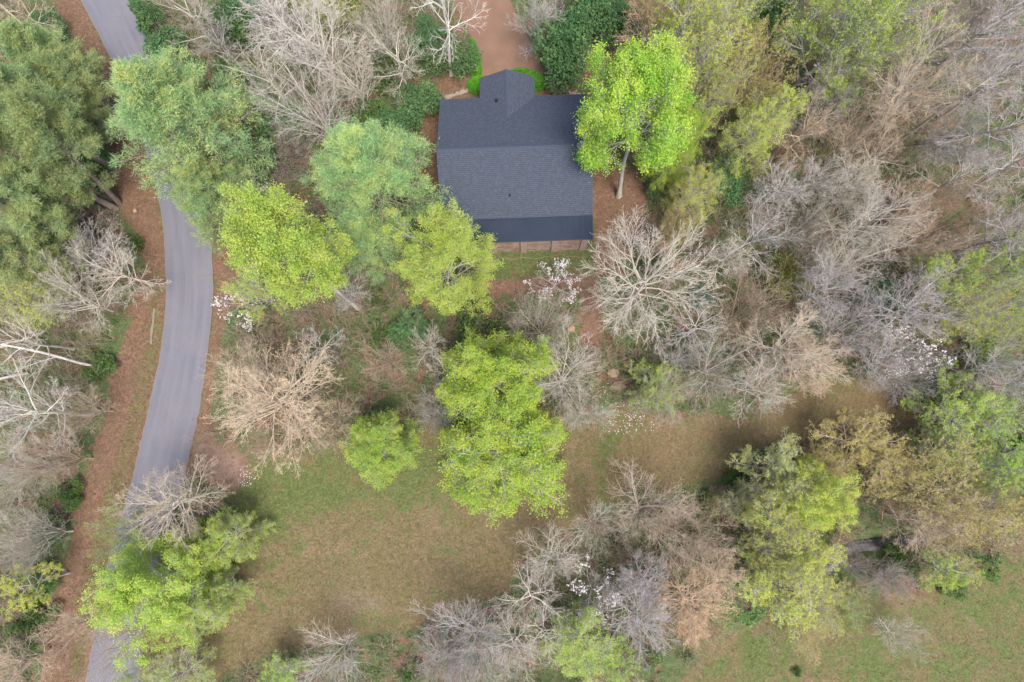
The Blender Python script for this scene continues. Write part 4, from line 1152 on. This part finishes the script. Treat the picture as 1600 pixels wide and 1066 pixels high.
# ------------------------------------------------------------------ trees and bushes (kind, x, y, radius, height, label)
P = plant
# --- the big ones round the house
P('LY', 985, 168, 108, 22, 'tall lime green tree overhanging the right end of the roof', (967, 306), skel='high')
P('LY', 1052, 236, 50, 16, 'lower lime green crown joined to the right of the tall roofside tree', skel='round_b')
P('LS', 455, 394, 84, 26, 'leaning lime green tree left of the big pine, thick trunk showing below right', (560, 482), skel='high_b')
P('LS', 700, 418, 88, 19, 'lime green tree covering the left end of the porch', skel='round')
P('PW', 290, 195, 118, 20, 'huge soft white pine hanging over the road', skel='white_pine')
P('PW', 338, 305, 66, 13, 'shorter pine below the huge one, at the right road edge', skel='white_pine_b')
P('PW', 583, 285, 104, 20, 'big white pine with pale yellow tips touching the left roof edge', skel='white_pine_b')
P('PW', 575, 375, 58, 11, 'dark lower pine between the two lime green trees', skel='white_pine')
P('LG', 597, 697, 64, 10, 'small vivid green tree standing alone on the upper meadow edge', skel='cone')
P('LG', 778, 598, 102, 15, 'upper half of the bright green clump in the photo centre', skel='round', style='dense', leaf='lime')
P('LY', 782, 702, 116, 14, 'lower yellow green half of the clump in the photo centre', skel='round_b', style='full')
P('BG', 742, 752, 52, 8, 'bare grey fringe tree hanging below the central green clump', skel='fan_b')
P('BW', 1008, 440, 112, 18, 'wide cream bare tree right of the porch with limbs radiating like a star', skel='star', bark='cream')
P('BT', 448, 622, 120, 14, 'broad tan bare tree between the road and the small vivid green tree', skel='round')
P('BT', 400, 585, 62, 12, 'tan bare tree on the upper left of the broad tan one', skel='fan')
P('BT', 505, 655, 62, 12, 'tan bare tree on the lower right of the broad tan one', skel='fan_b')
P('BO', 430, 680, 52, 8, 'low orange twigged tree at the foot of the broad tan tree')
P('BW', 878, 590, 78, 15, 'cream bare tree on the right flank of the central green clump', skel='vase_b')
P('BW', 848, 505, 58, 13, 'cream bare tree between the porch lawn and the central green clump', skel='fan')
P('BB', 912, 640, 50, 10, 'small cream bare tree at the lower right of the central green clump')
P('DW', 868, 440, 42, 5.5, 'white flowering dogwood on the path below the porch')
P('DW', 376, 470, 40, 5.5, 'white flowering dogwood beside the road bend')
P('SG', 1022, 600, 48, 7, 'small pale green tree at the meadow edge below the star shaped bare tree')
P('BW', 1035, 618, 58, 10, 'cream bare tree hanging onto the meadow right of centre', skel='fan_b')
P('EF', 1022, 415, 26, 3.5, 'vivid green bush seen through the star shaped bare tree')
P('EF', 1036, 600, 18, 2, 'small vivid green bush above the meadow, right of the flat rocks')
P('EF', 988, 584, 14, 1.5, 'tiny vivid green bush just right of the flat tan rocks')
P('EF', 1106, 452, 10, 1.5, 'tiny bright green bush beside the blue green bush')
P('EB', 1098, 466, 22, 3, 'blue green bush at the right of the star shaped tree')
# --- left of the road
P('PP', 112, 118, 52, 12, 'yellow green pine nearest the road at the top left')
P('PP', 58, 90, 58, 15, 'yellow green pine in the top left, left of the roadside pine')
P('PP', 12, 150, 60, 18, 'tall yellow green pine on the left edge, the upper one')
P('PP', 128, 172, 46, 10, 'low yellow green pine bulging toward the leaf covered verge')
P('PP', 62, 190, 60, 18, 'tall pine in the middle of the left pine group')
P('PP', 15, 245, 62, 19, 'tall pine on the left edge, its bare trunk running to the verge', (182, 326))
P('PP', 82, 215, 52, 20, 'tall pine whose trunk foot stands beside the small stump', (187, 317))
P('PP', 96, 270, 48, 12, 'pine with thin crown below the middle of the left pine group')
P('PP', 28, 318, 60, 17, 'pine on the left edge, below the tall pair')
P('PP', 70, 340, 50, 13, 'pine at the lower end of the left pine group')
P('PP', 22, 398, 52, 14, 'yellow green pine lowest on the left edge')
P('PP', 85, 415, 42, 9, 'small yellow green pine left of the purple grey bare tree')
P('EV', 145, 205, 34, 4, 'dark bush at the foot of the pines, upper one on the verge')
P('EV', 158, 250, 28, 4, 'dark bush at the foot of the pines, middle one on the verge')
P('EV', 150, 288, 30, 4, 'dark bush at the foot of the pines, lower one on the verge')
P('BG', 40, 22, 52, 9, 'grey bare tree in the top left corner', bark='tan')
P('EV', 80, 55, 40, 4, 'dark bush beside the leafy verge in the top left')
P('EO', 118, 84, 12, 2, 'small olive bush alone on the leafy verge at the top')
P('BG', 92, 88, 22, 6, 'small grey bare tree among the top left pines')
P('BP', 142, 378, 56, 8, 'purple grey bare tree below the left pines', skel='fine_b')
P('BW', 185, 425, 62, 10, 'cream bare tree reaching toward the road bend from the left')
P('BB', 120, 470, 60, 11, 'pale bare tree under the one reaching to the road bend')
P('SY', 45, 470, 52, 10, 'thin yellowish tree on the left edge above the leaning trunk')
P('BW', 30, 530, 58, 12, 'cream bare tree round the long leaning trunk')
P('EF', 150, 570, 30, 2.5, 'green bush under the leaning trunk at the leafy verge')
P('EF', 200, 385, 20, 3, 'green bush on the verge between the bare trees and road')
P('BW', 48, 645, 84, 15, 'large cream bare tree filling the left edge at mid height', bark='white', skel='oak')
P('BT', 118, 640, 48, 9, 'tan bare tree right of the large cream one on the left edge')
P('BT', 62, 722, 62, 12, 'tan bare tree below the large cream one on the left edge', skel='fan_b')
P('BW', 10, 740, 62, 13, 'cream bare tree on the left edge beside the tan one', bark='white')
P('EF', 108, 772, 26, 2.5, 'green bush where the woods meet the verge, lower left')
P('EV', 80, 832, 32, 3, 'dark green bush on the verge above the lower left corner')
P('BW', 22, 850, 66, 14, 'pale bare tree on the left edge with limbs raking upward', skel='fan')
P('SY', 45, 915, 42, 8, 'yellow green budding tree on the lower left edge')
P('EF', 62, 900, 28, 3, 'green bush beside the budding tree on the lower left edge')
P('EF', 55, 960, 36, 2.5, 'light green bush round the small white pipe')
P('EF', 30, 1000, 30, 2.5, 'light green bush in the bottom left corner')
P('BT', 25, 1040, 55, 9, 'tan bare tree in the bottom left corner')
# --- lower left, over the road
P('BT', 275, 782, 82, 13, 'pale bare tree with orange rim standing over the road', bark='cream', skel='round_b')
P('LG', 258, 912, 100, 13, 'large green tree over the lower road', leaf='mixed', skel='round', style='dense')
P('LG', 300, 940, 72, 11, 'second crown of green right of the large tree over the lower road', skel='round_b', style='airy', leaf='mixed')
P('LG', 362, 838, 52, 9, 'green tree at the left end of the meadow', style='airy', leaf='mixed')
P('LG', 350, 925, 46, 8, 'green tree overhanging the lower left meadow edge', style='thin')
P('SG', 180, 832, 48, 9, 'thin green tree left of the lower road')
P('EF', 318, 850, 40, 4, 'vivid green bush beneath the green trees at the lower road')
P('BT', 132, 972, 58, 11, 'orange tipped bare tree on the left side of the lower road')
P('BT', 185, 1010, 60, 11, 'orange tipped bare tree across the road in the bottom left', skel='fan_b')
P('BO', 258, 1000, 42, 9, 'orange budded tree under the large green tree at the bottom')
P('LG', 285, 1052, 58, 8, 'green tree cut by the bottom edge beside the road', style='thin')
P('LG', 225, 1062, 40, 8, 'green tree on the bottom edge, left of its neighbour', style='thin')
# --- top, between road and drive
P('EV', 232, 28, 32, 5, 'dark bush at the right edge of the upper road')
P('EV', 262, 85, 42, 6, 'dark bush above the huge white pine')
P('BW', 300, 22, 62, 14, 'cream bare tree at the top edge right of the road')
P('BG', 345, 75, 48, 10, 'grey bare tree between the huge pine and the cream ones')
P('EV', 375, 45, 48, 8, 'dark evergreen behind the cream bare trees at the top')
P('EV', 375, 140, 48, 8, 'dark evergreen at the right shoulder of the huge pine')
P('BW', 490, 60, 96, 18, 'big cream bare tree spreading at the top edge', skel='vase_b', bark='white')
P('BW', 478, 150, 88, 17, 'big cream bare tree fanning downward beneath the top one', skel='fan_b', bark='white')
P('BW', 420, 120, 62, 13, 'cream bare tree on the left of the two big ones', skel='oak')
P('BW', 545, 110, 58, 13, 'cream bare tree on the right of the two big ones', skel='vase')
P('BG', 430, 20, 52, 14, 'grey bare tree in the top row left of the big cream one')
P('EO', 520, 30, 52, 4, 'olive bush showing below the big cream tree at the top')
P('EF', 605, 110, 40, 4, 'green bush left of the tall pale trunk')
P('BW', 622, 92, 60, 11, 'thin cream bare tree leaning toward the tall pale trunk', skel='sparse')
P('BB', 590, 30, 52, 13, 'pale bare tree at the top edge left of the drive')
P('BW', 690, 0, 78, 23, 'tall pale trunk with limbs reaching over the driveway', (705, 117), skel='sparse', bark='white')
P('EV', 702, 92, 46, 4.5, 'dark rounded bush at the foot of the tall pale trunk')
P('EV', 672, 60, 38, 4, 'dark bush behind the tall pale trunk')
P('EV', 652, 165, 48, 5, 'dark green bush off the north left corner of the roof')
P('EV', 628, 195, 40, 5, 'dark green bush between roof corner and the yellow tipped pine')
P('EF', 560, 195, 50, 5, 'mid green bush on top of the yellow tipped pine')
P('EV', 445, 190, 45, 5, 'dark bush between the two white pines, upper one')
P('BP', 445, 240, 52, 6, 'low reddish bare tree between the two white pines', bark='brown', skel='fan')
P('EV', 405, 250, 42, 6, 'dark bush between the two white pines, lower one')
P('BG', 392, 300, 32, 7, 'grey bare tree in the gap above the leaning lime tree')
# --- below the two lime trees
P('BG', 545, 455, 40, 8, 'grey bare tree beside the thick leaning trunk')
P('SY', 400, 460, 42, 12, 'thin yellow green tree under the leaning lime tree at the road')
P('EF', 585, 470, 22, 2, 'small green bush below the dark lower pine')
P('EF', 590, 520, 24, 2, 'small green bush under the gap between the lime trees')
P('BG', 600, 560, 48, 9, 'grey bare tree above the small vivid green tree', skel='fan_b', bark='tan')
P('BW', 672, 540, 38, 9, 'little cream bare tree under the lime tree at the porch')
P('BW', 700, 585, 40, 10, 'cream bare tree with upright trunk left of the central clump', skel='sparse')
P('BG', 682, 640, 42, 8, 'grey bare tree at the meadow edge left of the central clump', skel='fan')
P('EV', 640, 510, 40, 3, 'dark bush below the lime tree at the porch')
P('BG', 500, 540, 42, 9, 'grey bare tree above the broad tan one')
P('EF', 745, 500, 46, 4, 'green bush in the notch between porch lime tree and central clump')
# --- top right of the drive
P('EV', 885, 70, 52, 9, 'rounded dark evergreen right of the driveway, upper one')
P('EV', 880, 112, 46, 7, 'rounded dark evergreen right of the driveway, lower one')
P('BG', 838, 32, 48, 12, 'grey bare tree at the right of the driveway top')
P('EV', 925, 22, 52, 8, 'dark evergreen on the top edge behind the roofside tree')
P('EV', 968, 40, 42, 7, 'dark evergreen between roofside tree and the top edge')
P('BO', 1012, 42, 48, 13, 'rust coloured tree behind the roofside tree')
P('SY', 1085, 70, 82, 19, 'tall greyish tree with yellow buds right of the roofside tree', skel='vase')
P('SY', 1100, 130, 72, 17, 'greyish yellow budded tree just below the tall one', skel='fan_b')
P('SO', 1178, 110, 62, 14, 'ochre budding tree right of the yellow budded pair')
P('SO', 1140, 92, 48, 14, 'ochre budding tree between the yellow budded pair and its twin')
P('DW', 1138, 100, 26, 8, 'white flowering tree among the ochre budding ones')
P('SY', 1150, 18, 68, 17, 'yellow green tree on the top edge, right of centre', skel='fan_b')
P('SY', 1060, 10, 52, 16, 'yellow green tree on the top edge, behind the rust one')
P('EV', 1200, 40, 45, 8, 'dark evergreen on the top edge left of the twin trunks')
P('SY', 1172, 222, 54, 13, 'yellow green tree right of the low lime crown', style='airy', leaf='yellow', skel='round_b')
P('SY', 1205, 175, 42, 12, 'yellow green tree above the dense yellow one')
P('SY', 1075, 312, 48, 10, 'yellow green tree below the roofside tree', style='airy', leaf='yellow', skel='round_b')
P('SO', 1062, 355, 42, 9, 'ochre tree below the yellow green one right of the house')
P('EV', 1022, 290, 22, 3, 'dark bush right of the roofside trunk')
P('EV', 1130, 290, 42, 4, 'dark bush between the two dense yellow green trees')
P('BG', 1005, 365, 40, 9, 'grey bare tree at the side yard of the house', bark='brown', skel='fan_b')
# --- upper right woods
P('SY', 1318, 62, 92, 20, 'tall yellow green tree with twin trunks at the top right', (1224, 150), skel='vase_b', leaf='green')
P('SY', 1380, 40, 70, 19, 'second yellow green crown of the twin trunks at the top right', (1240, 155), skel='vase', leaf='lime_soft')
P('SY', 1265, 25, 58, 17, 'yellow green tree left of the twin trunks on the top edge')
P('BT', 1442, 112, 86, 19, 'tan fan shaped tree in the upper right woods', (1372, 200), skel='vase', bark='cream')
P('BT', 1400, 165, 50, 12, 'tan bare tree at the foot of the fan shaped one', skel='sparse', bark='cream')
P('BG', 1408, 22, 60, 19, 'grey bare tree on the top edge beside the tan fan')
P('BT', 1482, 52, 58, 18, 'tan bare tree at the top, right of the tan fan', skel='vase_b', bark='grey')
P('BP', 1545, 32, 82, 20, 'purple grey bare tree in the top right corner', skel='fine')
P('BP', 1590, 95, 62, 19, 'purple grey bare tree on the right edge, topmost')
P('BG', 1530, 125, 66, 18, 'grey bare tree below the purple grey corner tree')
P('BG', 1555, 205, 72, 20, 'thin grey tree with long leaning trunks on the right', (1436, 222), skel='sparse_b')
P('BG', 1500, 225, 56, 17, 'thin grey tree left of the one with leaning trunks', (1425, 226), skel='vase')
P('BG', 1598, 245, 66, 20, 'grey bare tree with thick leaning trunk at the right edge', (1488, 314), skel='sparse_b', bark='grey')
P('BG', 1505, 275, 62, 13, 'white limbed tree before the thick leaning trunk', bark='white', skel='sparse')
P('BT', 1255, 208, 54, 12, 'dull tan bare tree right of the dense yellow tree')
P('BT', 1345, 205, 58, 12, 'tan bare tree below the yellow green twin trunks')
P('BG', 1290, 165, 52, 12, 'grey bare tree at the foot of the twin trunks')
P('BT', 1365, 245, 46, 10, 'tan bare tree left of the bare soil hollow', skel='oak', bark='cream')
P('BG', 1262, 285, 54, 11, 'grey bare tree two crowns below the twin trunks')
P('BB', 1330, 285, 58, 12, 'pale bare tree in the middle of the right woods')
P('BT', 1410, 318, 50, 11, 'tan bare tree in the middle of the right woods', skel='oak_b', bark='cream')
P('BW', 1345, 345, 82, 15, 'cream bare tree with long limbs, right woods centre', skel='oak_b')
P('BW', 1265, 350, 58, 12, 'cream bare tree left of the long limbed one')
P('BG', 1210, 300, 48, 9, 'grey bare tree right of the dark bush')
P('BO', 1500, 345, 60, 12, 'orange twigged tree under the thick leaning trunk')
P('BO', 1455, 320, 46, 11, 'orange twigged tree left of its larger orange neighbour')
P('EF', 1542, 303, 22, 3, 'small bright bush below the thick leaning trunk')
P('BP', 1568, 360, 82, 16, 'purple grey bare tree on the right edge at mid height', skel='fine_b')
P('BT', 1430, 375, 60, 13, 'tan bare tree left of the purple grey one on the right')
P('BW', 1340, 400, 82, 15, 'cream bare tree fanning down and right, right woods', skel='fan_b', bark='cream')
P('BW', 1178, 372, 66, 13, 'cream bare tree above the olive bush', skel='oak', bark='grey')
P('BW', 1135, 400, 45, 10, 'cream bare tree just left of the one above the olive bush')
P('EO', 1222, 440, 42, 5, 'olive bush among bare trees right of the blue green bush')
P('BP', 1300, 450, 66, 13, 'pinkish grey bare tree right of the olive bush', skel='fine_b')
P('BP', 1330, 510, 62, 12, 'pinkish grey bare tree below its twin near the olive bush', skel='vase')
P('BP', 1412, 490, 68, 13, 'grey lilac bare tree above the white dogwood', skel='fine')
P('EV', 1370, 470, 42, 5, 'dark bush between the pinkish and the lilac trees')
P('EV', 1258, 510, 36, 3, 'dark bush below the olive bush')
P('SY', 1528, 468, 88, 16, 'soft yellow green tree on the right, above the dogwood level', skel='fan_b', leaf='yellow')
P('SG', 1570, 420, 52, 14, 'light green tree above the soft yellow green one')
P('SG', 1480, 430, 52, 12, 'light green tree left of the soft yellow green one')
P('SY', 1588, 510, 58, 14, 'yellow green tree on the right edge beside the soft one')
P('DW', 1425, 545, 52, 7, 'white flowering dogwood above the right end of the meadow path')
P('BP', 1428, 588, 58, 10, 'drooping grey lilac tree over the right meadow path', skel='fan_b')
P('BP', 1380, 568, 50, 9, 'grey lilac tree at the left of the drooping one')
P('BT', 1170, 490, 62, 12, 'tan bare tree below the olive bush', skel='fan')
P('BT', 1228, 540, 78, 14, 'wide tan bare tree above the right meadow path', skel='vase_b', bark='cream')
P('BW', 1128, 575, 78, 14, 'cream bare tree on the meadow edge, right of the hanging one', skel='fan_b')
P('BW', 1185, 605, 62, 12, 'cream bare tree at the meadow edge under the wide tan one', skel='vase_b')
P('BG', 1090, 515, 52, 10, 'grey bare tree below the blue green bush')
P('EF', 1085, 550, 36, 3, 'green bush showing through the grey tree below the blue one')
P('BG', 1060, 560, 40, 8, 'grey bare tree left of the green bush on the meadow edge')
P('BT', 1275, 575, 52, 11, 'tan bare tree at the upper edge of the right path')
# --- right edge below the path
P('LG', 1492, 640, 72, 8, 'spring green tree at the right end of the meadow path', style='thin')
P('LG', 1545, 655, 56, 8, 'spring green tree right of the one at the path end', style='thin')
P('LG', 1455, 700, 48, 7, 'spring green tree below the path end', style='thin')
P('BG', 1540, 575, 50, 11, 'grey bare tree on the right, above the spring green ones')
P('BG', 1585, 600, 46, 11, 'grey bare tree on the right edge by the spring green ones')
P('EF', 1540, 560, 40, 3, 'green bush right of the dogwood at the path')
P('EF', 1592, 690, 36, 4, 'green bush on the right edge above the creek')
P('BB', 1590, 740, 42, 9, 'pale bare tree on the right edge above the creek')
P('SG', 1210, 735, 62, 11, 'thin green tree at the lower right meadow edge', leaf='olive_light', bark='cream')
P('SG', 1165, 790, 48, 9, 'thin green tree at the meadow corner, right of the tan clump', leaf='olive_light')
P('EF', 1155, 748, 24, 2, 'green bush at the lower right meadow edge')
P('LS', 1266, 772, 64, 12, 'bright yellow lime tree above the creek', skel='round_b', style='dense', leaf='yellow')
P('SY', 1215, 800, 58, 12, 'grey green tree at the left of the bright yellow lime one')
P('SO', 1335, 690, 66, 9, 'ochre tree below the right meadow path')
P('SO', 1300, 735, 48, 9, 'ochre tree on top of the bright yellow lime one')
P('SO', 1385, 735, 56, 10, 'ochre tree right of the bright yellow lime one')
P('BT', 1482, 762, 84, 13, 'broad tan tree right of the creek pool', skel='fan', style='thin', leaf='ochre')
P('BT', 1440, 815, 62, 11, 'tan tree overhanging the creek pool', skel='vase_b')
P('SO', 1510, 825, 62, 11, 'ochre tree at the lower side of the broad tan one')
P('SO', 1565, 800, 56, 11, 'ochre tree on the right edge above the field')
P('SG', 1545, 725, 48, 10, 'green budding tree on the right above the ochre ones')
P('EF', 1408, 878, 34, 3, 'round green bush on the bank below the creek pool')
P('BG', 1395, 905, 36, 5, 'low grey bare tree at the field edge below the creek pool', skel='fan', bark='purple')
P('BG', 1345, 890, 30, 5, 'low grey bare tree on the left bank of the creek pool', skel='fan_b')
P('SG', 1478, 890, 40, 6, 'thin green tree at the field edge right of the round bush')
P('EF', 1490, 915, 26, 1.2, 'low light green bush in the field edge')
P('EF', 1545, 880, 28, 1.5, 'light green bush in the field edge at the right')
P('SY', 1195, 862, 56, 11, 'yellow green tree left of the creek', skel='fan_b')
P('SY', 1250, 870, 66, 11, 'yellow green tree at the left end of the creek pool', skel='vase_b')
P('SY', 1222, 925, 66, 10, 'yellow green tree on the field edge below the creek', skel='vase')
P('SY', 1285, 935, 46, 8, 'yellow tree with bare pale tips on the field edge', skel='fan')
P('SO', 1262, 985, 40, 6, 'small ochre tree out on the field edge')
P('BW', 1408, 998, 46, 6, 'lone little bare tree standing in the lower right field', (1380, 982), skel='fan_b', bark='cream')
P('EF', 1246, 1051, 8, 0.9, 'tiny green shrub in the field at the bottom edge')
# --- bottom centre
P('BT', 1012, 800, 86, 13, 'tan bare tree at the lower right of the open meadow', skel='fan_b', bark='cream')
P('BT', 1072, 835, 62, 12, 'tan bare tree right of the one at the open meadow', skel='fan')
P('BW', 935, 830, 58, 11, 'cream bare tree pointing into the open meadow', skel='fan_b')
P('BW', 858, 872, 62, 11, 'cream bare tree at the lower meadow corner', skel='vase_b')
P('BW', 830, 930, 58, 11, 'cream bare tree below the meadow corner', skel='sparse')
P('EF', 1095, 790, 26, 2, 'vivid green bush between tan trees and the right thicket')
P('DW', 932, 925, 46, 7, 'white flowering dogwood in the bottom centre thicket')
P('BP', 985, 965, 68, 11, 'lilac grey bare tree in the bottom centre thicket', skel='fine_b')
P('BP', 1010, 905, 50, 10, 'lilac grey bare tree between the tan ones, bottom centre')
P('BO', 1075, 935, 62, 11, 'orange tinged bare tree right of the lilac grey one', bark='tan')
P('BO', 1105, 975, 46, 8, 'orange tinged bare tree at the field corner')
P('BT', 1110, 890, 48, 10, 'tan bare tree at the right of the bottom centre thicket')
P('SY', 905, 1005, 62, 11, 'lime yellow tree at the bottom edge, centre', skel='round_b', style='airy', leaf='lime_soft')
P('LG', 960, 1030, 40, 7, 'green tree right of the lime yellow one at the bottom', style='thin')
P('BP', 735, 1015, 92, 12, 'pinkish fan of bare branches at the bottom edge', skel='fan', bark='purple')
P('BP', 690, 1040, 58, 9, 'pinkish bare tree left of the fan at the bottom edge', skel='fan_b')
P('BW', 520, 1035, 72, 10, 'cream bare tree at the bottom edge, left of centre', skel='fan_b', bark='white')
P('SG', 445, 1055, 40, 6, 'thin green tree at the bottom edge beside the cream one')
P('BW', 805, 1010, 58, 10, 'cream bare tree at the bottom edge beside the lime yellow one', skel='oak')
P('BW', 850, 985, 46, 10, 'cream bare tree above the lime yellow one at the bottom', skel='sparse_b', bark='white')
P('EF', 645, 1052, 24, 1.8, 'green bush at the bottom edge between the bare trees')
P('EF', 1000, 1030, 30, 2, 'green bush at the bottom edge by the field corner')
P('EF', 1150, 950, 46, 1.2, 'low light green bush on the field corner')
P('SG', 1340, 950, 30, 3, 'small thin green tree at the top of the lower right field')
